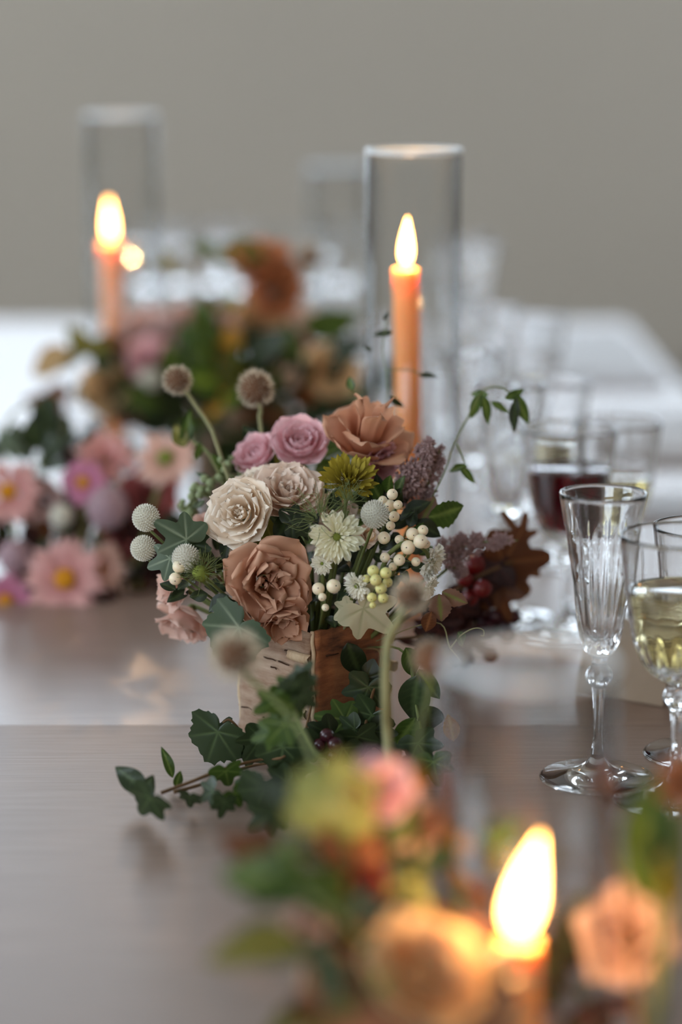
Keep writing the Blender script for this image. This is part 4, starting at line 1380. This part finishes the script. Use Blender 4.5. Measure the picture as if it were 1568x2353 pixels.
# ivy trailing at the foot of the vase
YI = 1.40
sprig('ivy_trail', 'ivy trail running out over the bare table from the birch vase',
      [(300, 1790, 92, 140, 1.40, (.1, .1), 'ovate', 'l_ivy'), (335, 1815, 76, 60, 1.395, (.2, .1), 'ovate', 'l_ivy'), (335, 1848, 86, 235, 1.39, (.1, .5), 'ivy', 'l_ivy'), (387, 1752, 76, 105, 1.405, (.4, .1), 'lance', 'l_green'), (410, 1790, 40, 70, 1.40, None, 'ovate', 'l_green'),
       (436, 1840, 46, 265, 1.385, None, 'ivy', 'l_ivy'), (492, 1706, 100, 250, 1.40, (.2, .2), 'round', 'l_ivy'), (478, 1825, 54, 215, 1.385, None, 'ivy', 'l_ivy'), (522, 1785, 66, 280, 1.385, None, 'ivy', 'l_green'), (513, 1855, 50, 260, 1.375, None, 'ivy', 'l_ivy'), (545, 1835, 50, 300, 1.38, None, 'ivy', 'l_green'), (512, 1675, 54, 60, 1.405, None, 'ivy', 'l_ivy')],
      [[T(370, 1822, ZT + .006), T(430, 1800, ZT + .010), T(520, 1765, ZT + .014), T(600, 1745, ZT + .014), T(660, 1730, ZT + .02), Vector((VC.x - .015, VC.y - .045, ZT + .035)), mouth(-.01, -.02)],
       [T(400, 1820, ZT + .004), T(470, 1800, ZT + .006), T(560, 1765, ZT + .008), T(640, 1750, ZT + .010)], [T(590, 1735, ZT + .01), P(560, 1690, 1.40), P(530, 1655, 1.40), P(512, 1660, 1.40)]],
      group='ivy trails at the foot of the vase')
sprig('ivy_trail', 'dense ivy leaves heaped in front of the white bark corner',
      [(587, 1716, 78, 240, 1.39, None), (646, 1741, 96, 260, 1.37, (.2, .2), 'round', 'l_ivy'), (597, 1832, 88, 250, 1.36, None, 'round', 'l_ivy'), (605, 1884, 76, 220, 1.35, None), (640, 1880, 60, 300, 1.35, None), (570, 1810, 60, 150, 1.37, None), (640, 1800, 70, 200, 1.36, None), (560, 1725, 66, 200, 1.40, None), (680, 1780, 80, 290, 1.36, None), (690, 1840, 80, 280, 1.35, None), (655, 1850, 70, 240, 1.35, None), (700, 1720, 76, 210, 1.38, None)],
      [[T(600, 1850, ZT + .006), P(640, 1790, 1.37), P(690, 1720, 1.40), Vector((VC.x, VC.y - .05, ZT + .04))]], Y=1.38, group='ivy trails at the foot of the vase')
sprig('ivy_trail', 'blurred pale green ivy shoot crossing the white bark',
      [(700, 1545, 54, 60, 1.30, None, None, 'l_ivy'), (650, 1588, 62, 190, 1.30, None, None, 'l_green'), (690, 1585, 66, 300, 1.29, None, None, 'l_ivy'), (618, 1622, 66, 210, 1.30, None, None, 'l_green'), (660, 1640, 76, 250, 1.29, None, None, 'l_green'), (640, 1680, 76, 230, 1.29, None, None, 'l_green'), (705, 1610, 56, 320, 1.29, None, None, 'l_ivy'), (610, 1690, 60, 200, 1.30, None, None, 'l_green')],
      [[P(650, 1560, 1.30), P(680, 1640, 1.29), P(720, 1720, 1.27), P(760, 1800, 1.22), Vector((FVC.x - .02, FVC.y + .02, ZT + .05))]], group='ivy trails at the foot of the vase', stem_mat='stem')
sprig('ivy_trail', 'dark ivy leaves lying against the orange brown bark face',
      [(815, 1520, 100, 290, 1.435, (.1, .1), 'ovate', 'l_dark'), (838, 1602, 84, 250, 1.425, None, None, 'l_ivy'), (840, 1660, 90, 230, 1.41, None, None, 'l_ivy'), (800, 1680, 62, 200, 1.40, None, None, 'l_ivy'), (825, 1712, 80, 280, 1.39, None, None, 'l_ivy'), (770, 1650, 80, 170, 1.405, None, None, 'l_green'), (870, 1700, 80, 300, 1.40, None, None, 'l_dark'), (780, 1740, 80, 250, 1.385, None, None, 'l_ivy'), (740, 1700, 80, 210, 1.39, None, None, 'l_dark'), (860, 1570, 70, 320, 1.43, None, None, 'l_dark')],
      [[P(830, 1720, 1.39), P(850, 1620, 1.42), P(875, 1500, 1.44), mouth(.02, -.024)]], group='ivy trails at the foot of the vase')
sprig('ivy_trail', 'green leaves hanging down the shaded side of the vase behind the thick stem',
      [(945, 1523, 84, 290, 1.43, None, 'ovate', 'l_green'), (952, 1610, 130, 262, 1.41, (.2, .1), 'ovate', 'l_ivy'), (990, 1660, 110, 280, 1.41, None, 'ovate', 'l_ivy'), (930, 1690, 100, 240, 1.40, None, 'ovate', 'l_green'), (973, 1727, 80, 300, 1.39, None, None, 'l_ivy'), (1000, 1770, 70, 280, 1.39, None, None, 'l_green'), (1037, 1671, 66, 100, 1.42, None, 'ovate', 'l_amber'), (985, 1575, 90, 300, 1.42, None, 'ovate', 'l_green'), (915, 1760, 80, 250, 1.38, None, None, 'l_dark')],
      [[P(980, 1740, 1.39), P(960, 1640, 1.41), P(930, 1500, 1.44), mouth(.03, -.016)]], group='ivy trails at the foot of the vase', stem_mat='stem')
berries('dark_berry_sprig', 'small plum coloured berries in the ivy at the foot of the vase', [(752, 1690, 17), (770, 1710, 18), (735, 1712, 16), (765, 1735, 14)], 1.37, None, 'berry_dark', None, False)

# ================================================================== garland of pink daisies along the table
GLC = Vector((P(160, 1300, 1.87).x, 1.87, ZT + .008))
G_L = 'pink blooms of the blurred garland'
def gl(dx=0.0, dy=0.0):
    return Vector((GLC.x + dx, GLC.y + dy, GLC.z))
flower('daisy', 'pink_daisy', 'pale pink daisy with orange eye cut by the picture edge', 18, 1128, 1.86, 82, (.05, -.9, .4), M['p_daisy'], gl(-.04), 31, 'yellow_eye', group=G_L, stem_r=.002)
flower('daisy', 'pink_daisy', 'largest pale peach daisy low over the table with amber eye', 148, 1330, 1.81, 100, (-.1, -.95, .3), M['p_daisy'], gl(.0, -.02), 32, 'yellow_eye', group=G_L, stem_r=.002)
flower('daisy', 'pink_daisy', 'magenta pink daisy with yellow eye at the lower picture edge', 12, 1382, 1.81, 74, (.1, -.9, .35), M['p_magenta'], gl(-.05, -.02), 33, 'yellow_eye', group=G_L, stem_r=.002)
flower('daisy', 'pink_daisy', 'small magenta daisy behind the pale lilac ball', 190, 1108, 1.87, 60, (-.2, -.9, .3), M['p_magenta'], gl(.01), 34, 'yellow_eye', group=G_L, stem_r=.002)
flower('double', 'pink_chrysanthemum', 'full peach pink chrysanthemum, highest of the garland', 240, 1050, 1.89, 80, (.1, -.6, .7), M['p_daisy'], gl(.02), 35, group=G_L, stem_r=.002)
flower('double', 'pink_chrysanthemum', 'peach chrysanthemum low behind the largest daisy', 236, 1305, 1.83, 66, (.4, -.85, .3), M['p_peachpink'], gl(.02), 36, 'yellow_eye', group=G_L, stem_r=.002)
flower('daisy', 'pink_daisy', 'peach zinnia with green centre near the main bouquet', 380, 1050, 1.86, 78, (-.1, -.75, .6), M['p_peachpink'], gl(.05), 37, 'green_eye', group=G_L, stem_r=.002)
amaranth('pale lilac ball bloom in the middle of the garland', 246, 1168, 1.86, 54, gl(.02), (0, -.5, 1), 'round balls of the garland', 'ball_bloom', 'p_lilac', 130)
amaranth('small cream ball bloom in the dark gap of the garland', 142, 1186, 1.86, 30, gl(.0), (0, -.5, 1), 'round balls of the garland', 'ball_bloom', 'bract', 90)
amaranth('grey lilac ball bloom above the magenta edge daisy', 34, 1280, 1.85, 44, gl(-.03), (0, -.5, 1), 'round balls of the garland', 'ball_bloom', 'p_lilac', 110)
flower('rose', 'dusky_rose', 'dusky rose in the shade beside the lilac ball', 300, 1225, 1.88, 66, (.2, -.8, .3), M['p_rosy'], gl(.03), 41, group=G_L, stem_r=.002)
flower('rose', 'dusky_rose', 'dusky rose under the green centred zinnia', 345, 1135, 1.89, 66, (0, -.8, .4), M['p_rosy'], gl(.04), 42, group=G_L, stem_r=.002)
flower('rose', 'dusky_rose', 'muted mauve rose beside the edge daisy', 92, 1150, 1.88, 52, (-.1, -.8, .4), M['p_mauve'], gl(-.02), 43, group=G_L, stem_r=.002)
flower('rose', 'dusky_rose', 'dark rose low in the garland near the drooping pink rose', 215, 1385, 1.84, 60, (.2, -.8, .2), M['p_rosy'], gl(.03, -.01), 44, group=G_L, stem_r=.002)
flower('rose', 'dusky_rose', 'dusky rose low between the two edge daisies', 70, 1335, 1.86, 54, (0, -.9, .2), M['p_mauve'], gl(-.03), 45, group=G_L, stem_r=.002)
filler('garland_foliage', 'dark red foliage under the garland beside the vase', 330, 1310, 1.88, 110, 34, 90, ['l_burg', 'l_burg', 'l_dark'], 'maple', gl(.05), 'leaves of the garland', 21, .04, .1)
filler('garland_foliage', 'dark leaves in the shaded middle of the garland', 170, 1235, 1.91, 150, 48, 80, ['l_dark', 'l_burg', 'l_brown', 'l_dark'], 'ovate', gl(), 'leaves of the garland', 22, .04, .2)
filler('garland_foliage', 'dark leaves low at the picture edge of the garland', 50, 1310, 1.90, 90, 24, 80, ['l_dark', 'l_burg', 'l_brown'], 'ovate', gl(-.04), 'leaves of the garland', 23, .03, .1)
filler('garland_foliage', 'dusty green leaves rising behind the edge daisy', 90, 1050, 1.93, 90, 20, 80, ['l_blue', 'l_ivy', 'l_dark'], 'ovate', gl(-.02), 'leaves of the garland', 24, .03, .8)
filler('garland_foliage', 'dull red leaves spilling flat over the table beside the vase', 330, 1390, 1.84, 100, 22, 80, ['l_burg', 'l_brown'], 'maple', gl(.05), 'leaves of the garland', 25, .03, -.1)
sprig('arched_stem', 'arched thin stem with a drooping dark leaf against the white table',
      [(106, 968, 120, 268, 1.95, (.3, .1), 'ovate', 'l_dark'), (30, 1020, 80, 100, 1.95, None, 'ovate', 'l_blue')],
      [[P(5, 1000, 1.95), P(30, 950, 1.95), P(70, 930, 1.95), P(105, 935, 1.95)], [P(5, 1000, 1.95), P(10, 1080, 1.93), gl(-.05)]], stem_r=.0012, stem_mat='stem')

# ================================================================== back arrangement
G_B = 'blooms of the blurred back arrangement'
def bk(dx=0.0, dy=0.0):
    return Vector((BVC.x + dx, BVC.y + dy, ZT + .062))
YB = 2.28
for a in (
    ('cup', 'orange_rose', 'tall burnt orange rose, highest bloom at the back', 606, 612, YB, 78, (.1, -.5, .9), 'p_orange', .01),
    ('rose', 'orange_rose', 'burnt orange rose just under the tallest one', 640, 665, YB, 66, (.4, -.8, .2), 'p_orange', .015),
    ('frill', 'mauve_bloom', 'wide pale mauve bloom beside the far candle', 335, 775, YB, 80, (-.2, -.7, .6), 'p_mauve', -.02),
    ('frill', 'mauve_bloom', 'beige mauve bloom under the sparkling goblets', 440, 765, YB, 72, (0, -.7, .6), 'p_mauve', -.01),
    ('frill', 'mauve_bloom', 'brownish beige bloom under the two burnt orange roses', 600, 735, YB, 56, (.1, -.8, .4), 'p_buff', .008),
    ('rose', 'rose_bloom', 'rose pink bloom under the wide mauve one', 345, 830, 2.24, 60, (-.2, -.9, .3), 'p_pink', -.02),
    ('rose', 'rose_bloom', 'dull red bloom beside the orange peach rose', 665, 825, 2.26, 56, (.1, -.9, .3), 'p_rosy', .015),
    ('rose', 'peach_rose', 'orange peach rose low beside the tall cylinder', 762, 848, 2.24, 66, (.3, -.9, .3), 'p_peach', .025),
    ('rose', 'mauve_bloom', 'beige mauve bloom over the dark leaves at the back', 525, 765, YB, 60, (0, -.8, .5), 'p_mauve', 0),
    ('rose', 'mauve_bloom', 'faded beige bloom low at the outer side at the back', 240, 895, 2.24, 62, (-.4, -.9, .2), 'p_buff', -.025),
    ('rose', 'orange_rose', 'burnt orange bloom tucked under the orange peach rose', 735, 890, 2.25, 50, (.3, -.9, 0), 'p_orange', .022),
    ('rose', 'peach_rose', 'peach bloom between the green leaf and the seed head at the back', 700, 745, YB, 46, (.2, -.8, .4), 'p_blush', .018)):
    flower(a[0], a[1], a[2], a[3], a[4], a[5], a[6], a[7], M[a[8]], bk(a[9]), int(a[3]), group=G_B, stem_r=.002)
amaranth('pale pink ball bloom beside the orange peach rose', 662, 866, 2.22, 32, bk(.015), (0, -.5, 1), 'round balls at the back', 'ball_bloom', 'p_blush', 90)
amaranth('cream ball bloom under the rose pink bloom', 345, 872, 2.22, 30, bk(-.015), (0, -.5, 1), 'round balls at the back', 'ball_bloom', 'bract', 90)
filler('back_foliage', 'big bright green leaves in the middle of the back arrangement', 490, 840, 2.23, 55, 12, 110, ['l_bright', 'l_green'], 'ovate', bk(), 'leaves of the back arrangement', 51, .03, .5)
filler('back_foliage', 'olive yellow leaves below the bright green ones', 560, 870, 2.22, 70, 14, 90, ['l_olive', 'l_amber', 'l_bright'], 'ovate', bk(), 'leaves of the back arrangement', 52, .03, .2)
filler('back_foliage', 'mass of dark green leaves low at the back', 440, 945, 2.24, 150, 46, 110, ['l_dark', 'l_green', 'l_dark'], 'ovate', bk(-.01), 'leaves of the back arrangement', 53, .04, .1)
filler('back_foliage', 'dark green leaves low behind the pink ranunculus', 660, 945, 2.25, 130, 34, 110, ['l_dark', 'l_green'], 'ovate', bk(.01), 'leaves of the back arrangement', 54, .04, .1)
filler('back_foliage', 'brown shaded leaves in the heart of the back arrangement', 545, 860, 2.32, 130, 44, 84, ['l_brown', 'l_olive', 'l_dark'], 'ovate', bk(), 'leaves of the back arrangement', 55, .04, .3)
filler('back_foliage', 'dark leaves trailing at the outer side of the back arrangement', 230, 940, 2.25, 90, 24, 90, ['l_dark', 'l_ivy', 'l_brown'], 'ovate', bk(-.03), 'leaves of the back arrangement', 56, .03, 0)
sprig('back_leaf', 'two green leaves reaching towards the wall beside the tallest orange rose',
      [(545, 580, 130, 170, YB, (.5, .2), 'ovate', 'l_olive'), (470, 570, 60, 160, YB, None, 'ovate', 'l_green'), (385, 600, 60, 100, YB, None, 'ovate', 'l_olive')],
      [[P(600, 590, YB), P(560, 690, YB), bk()], [P(480, 575, YB), P(450, 640, YB), P(470, 720, YB), bk(-.01)], [P(385, 620, YB), P(400, 700, YB), bk(-.015)]], stem_r=.0012)
sprig('back_leaf', 'green leaf lying level beside the tall cylinder',
      [(765, 742, 140, 5, 2.24, (.7, .2), 'ovate', 'l_green')], [[P(710, 745, 2.25), P(650, 800, 2.26), bk(.02)]], stem_r=.0012)
sprig('back_leaf', 'tan drooping leaf and olive leaves reaching over the white table',
      [(112, 832, 120, 205, 2.20, (.3, .2), 'ovate', 'l_tan'), (180, 780, 80, 130, 2.2, None, 'ovate', 'l_olive'), (215, 800, 80, 190, 2.2, None, 'ovate', 'l_olive'), (165, 820, 80, 220, 2.2, None, 'ovate', 'l_olive'), (255, 790, 80, 160, 2.22, None, 'ovate', 'l_brown')],
      [[P(150, 815, 2.2), P(240, 810, 2.22), P(330, 880, 2.25), bk(-.02)]], stem_r=.0014)

# ================================================================== nearest arrangement (strongly out of focus)
G_F = 'blooms of the nearest arrangement'
def fr(dx=0.0, dy=0.0):
    return Vector((FVC.x + dx, FVC.y + dy, ZT + .055))
for a in (
    ('frill', 'peach_rose', 'glowing peach rose beside the nearest candle flame', 985, 2215, .905, 150, (.35, -.5, .8), 'p_peach', .01),
    ('rose', 'pink_rose', 'blurred dusty pink bloom next to the lime leaf', 880, 1810, 1.0, 78, (.1, -.8, .5), 'p_pink', .005),
    ('rose', 'buff_rose', 'blurred buff bloom above the glowing peach rose', 925, 2080, .96, 66, (0, -.8, .5), 'p_lime', .01),
    ('rose', 'red_rose', 'small red bloom in the shaded middle of the nearest arrangement', 845, 2035, .95, 46, (.1, -.9, .2), 'p_red', 0),
    ('rose', 'orange_rose', 'brown orange bloom under the lime leaf', 800, 1925, .98, 66, (0, -.9, .3), 'p_orange', 0),
    ('rose', 'peach_rose', 'small peach bloom near the lower pointed leaf', 705, 2130, .93, 54, (-.3, -.9, .2), 'p_peachpink', -.02),
    ('rose', 'pink_rose', 'dusty pink bloom edge beside the near cylinder', 960, 1900, 1.02, 62, (.2, -.8, .4), 'p_mauve', .01)):
    flower(a[0], a[1], a[2], a[3], a[4], a[5], a[6], a[7], M[a[8]], fr(a[9]), int(a[3]), group=G_F, stem_r=.002)
seed_head('mauve blurred ball head behind the near cylinder rim', 990, 1512, 1.19, 52, [P(985, 1600, 1.185), P(960, 1750, 1.13), fr(.01, .02)], .75, stem_mat='stem')
amaranth('round orange yellow ball bloom behind the dusty pink bloom', 950, 1792, 1.10, 44, fr(.01, .02), (0, -.5, 1), 'yellow balls of the nearest arrangement', 'ball_bloom', 'l_amber', 110)
sprig('lime_leaf', 'big blurred lime green leaf, topmost of the nearest arrangement',
      [(772, 1825, 150, 80, .975, (.2, .1), 'round', 'p_lime')], [[P(780, 1890, .98), P(820, 2000, .97), fr()]], stem_r=.0014, stem_mat='stem')
sprig('pointed_leaf', 'blurred green leaf lying level, lowest over the bare table',
      [(585, 2172, 250, 178, .90, (.9, .05), 'ovate', 'l_olive')], [[P(700, 2190, .90), P(800, 2240, .9), fr(-.02)]], stem_r=.0014, stem_mat='stem')
filler('near_foliage', 'dark leaves draped over the outer corner of the nearest vase', 735, 2290, .915, 50, 10, 105, ['l_dark', 'l_brown', 'l_olive'], 'ovate', fr(-.02), 'leaves of the nearest arrangement', 66, .015, -.3)
sprig('pointed_leaf', 'blurred green leaves reaching over the bare table above the lowest leaf',
      [(600, 2015, 210, 172, .93, (.4, .1), 'ovate', 'l_green'), (610, 2060, 110, 230, .93, None, 'ovate', 'l_dark'), (690, 2030, 180, 10, .93, None, 'ovate', 'l_green'), (760, 2080, 170, 330, .93, None, 'ovate', 'l_green'), (660, 1980, 130, 100, .94, None, 'ovate', 'l_green')],
      [[P(680, 2030, .93), P(800, 2130, .92), fr(-.01)]], stem_r=.0014, stem_mat='stem')
filler('near_foliage', 'dark leaves in the heart of the nearest arrangement', 880, 2020, .99, 150, 40, 130, ['l_dark', 'l_green', 'l_brown'], 'ovate', fr(), 'leaves of the nearest arrangement', 61, .03, .2)
filler('near_foliage', 'grey green leaves above the dark vase corner', 800, 2150, .93, 100, 16, 120, ['l_ivy', 'l_blue', 'l_dark'], 'ovate', fr(-.01), 'leaves of the nearest arrangement', 62, .02, .1)
filler('near_foliage', 'olive leaves hanging over the front of the nearest vase', 860, 2270, .89, 40, 5, 110, ['l_olive', 'l_bright', 'l_brown'], 'ovate', fr(-.01, -.01), 'leaves of the nearest arrangement', 63, .02, -.5)
filler('near_foliage', 'brown orange leaves glowing behind the nearest candle', 1060, 1990, 1.04, 90, 18, 110, ['l_brown', 'l_amber', 'l_olive'], 'ovate', fr(.02, .02), 'leaves of the nearest arrangement', 64, .02, .2)
filler('near_foliage', 'dark bronze leaves low behind the nearest candle', 1330, 2280, 1.02, 110, 26, 130, ['l_brown', 'l_burg', 'l_dark'], 'ovate', Vector((P(1400, 2300, .98).x, .98, ZT + .004)), 'leaves of the nearest arrangement', 65, .02, .1)
# blooms on the other side of the near candle
NR = Vector((P(1500, 2300, .93).x, .93, ZT + .004))
flower('rose', 'peach_rose', 'blurred peach rose low at the picture corner past the nearest candle', 1455, 2150, 1.0, 125, (-.1, -.85, .45), M['p_peachpink'], NR, 71, group=G_F, stem_r=.002)
flower('rose', 'orange_rose', 'blurred orange bloom at the picture edge above the corner rose', 1575, 1800, .95, 62, (-.2, -.9, .4), M['p_orange'], NR, 72, group=G_F, stem_r=.002)
sprig('pointed_leaf', 'upright blurred green leaves above the corner rose',
      [(1490, 1890, 230, 78, .95, (.3, .1), 'ovate', 'l_green'), (1530, 1960, 190, 60, .95, None, 'ovate', 'l_olive'), (1470, 2000, 150, 110, .94, None, 'ovate', 'l_green'), (1545, 2050, 150, 300, .93, None, 'ovate', 'l_olive')],
      [[P(1495, 1940, .95), P(1510, 2150, .94), NR]], stem_r=.0016, stem_mat='stem')
sprig('bronze_bud', 'blurred rusty bud on a thin stem before the flute foot',
      [(1385, 1790, 110, 95, 1.08, None, 'ovate', 'l_brown'), (1400, 1830, 80, 60, 1.08, None, 'ovate', 'l_brown')],
      [[P(1388, 1820, 1.08), P(1410, 1960, 1.04), P(1440, 2100, .98), NR]], stem_r=.0016)

# ================================================================== place settings
def napkin(label, y_front, y_back, x0, x1):
    a, b = T(1400, y_front).y, T(1400, y_back).y
    w, d = x1 - x0, b - a
    t = thing('linen_napkin', label, 'napkin', ((x0 + x1) / 2, (a + b) / 2, ZT + .0004), group='white napkins at the place settings')
    for k in range(3):
        e = .004 * k
        add('fold', bevel_box(-w / 2 + e, w / 2 - e * .5, -d / 2 + e, d / 2 - e, .0042 * k, .0042 * (k + 1), .0018), M['linen'], t, False)
    return t


napkin('farthest white folded napkin on the table', 886, 775, .235, .392)
napkin('middle white folded napkin at the picture edge', 1063, 972, .262, .400)
napkin('nearest white folded napkin, behind the white wine rim', 1192, 1160, .262, .400)
c = T(1452, 1592)
t = thing('tent_card', 'blank kraft tent card standing beside the flute stem', 'card', (c.x, c.y, ZT + .0004), rotz=-.55)
for sgn, nm in ((-1, 'front_flap'), (1, 'back_flap')):
    V = [(-.032, sgn * .020, 0), (.032, sgn * .020, 0), (.032, 0, .050), (-.032, 0, .050)]
    V += [(x, y + sgn * .0006, z + .0004) for x, y, z in V]
    add(nm, (V, [(0, 1, 2, 3), (7, 6, 5, 4), (0, 4, 5, 1), (1, 5, 6, 2), (2, 6, 7, 3), (3, 7, 4, 0)]), M['card'], t, False)
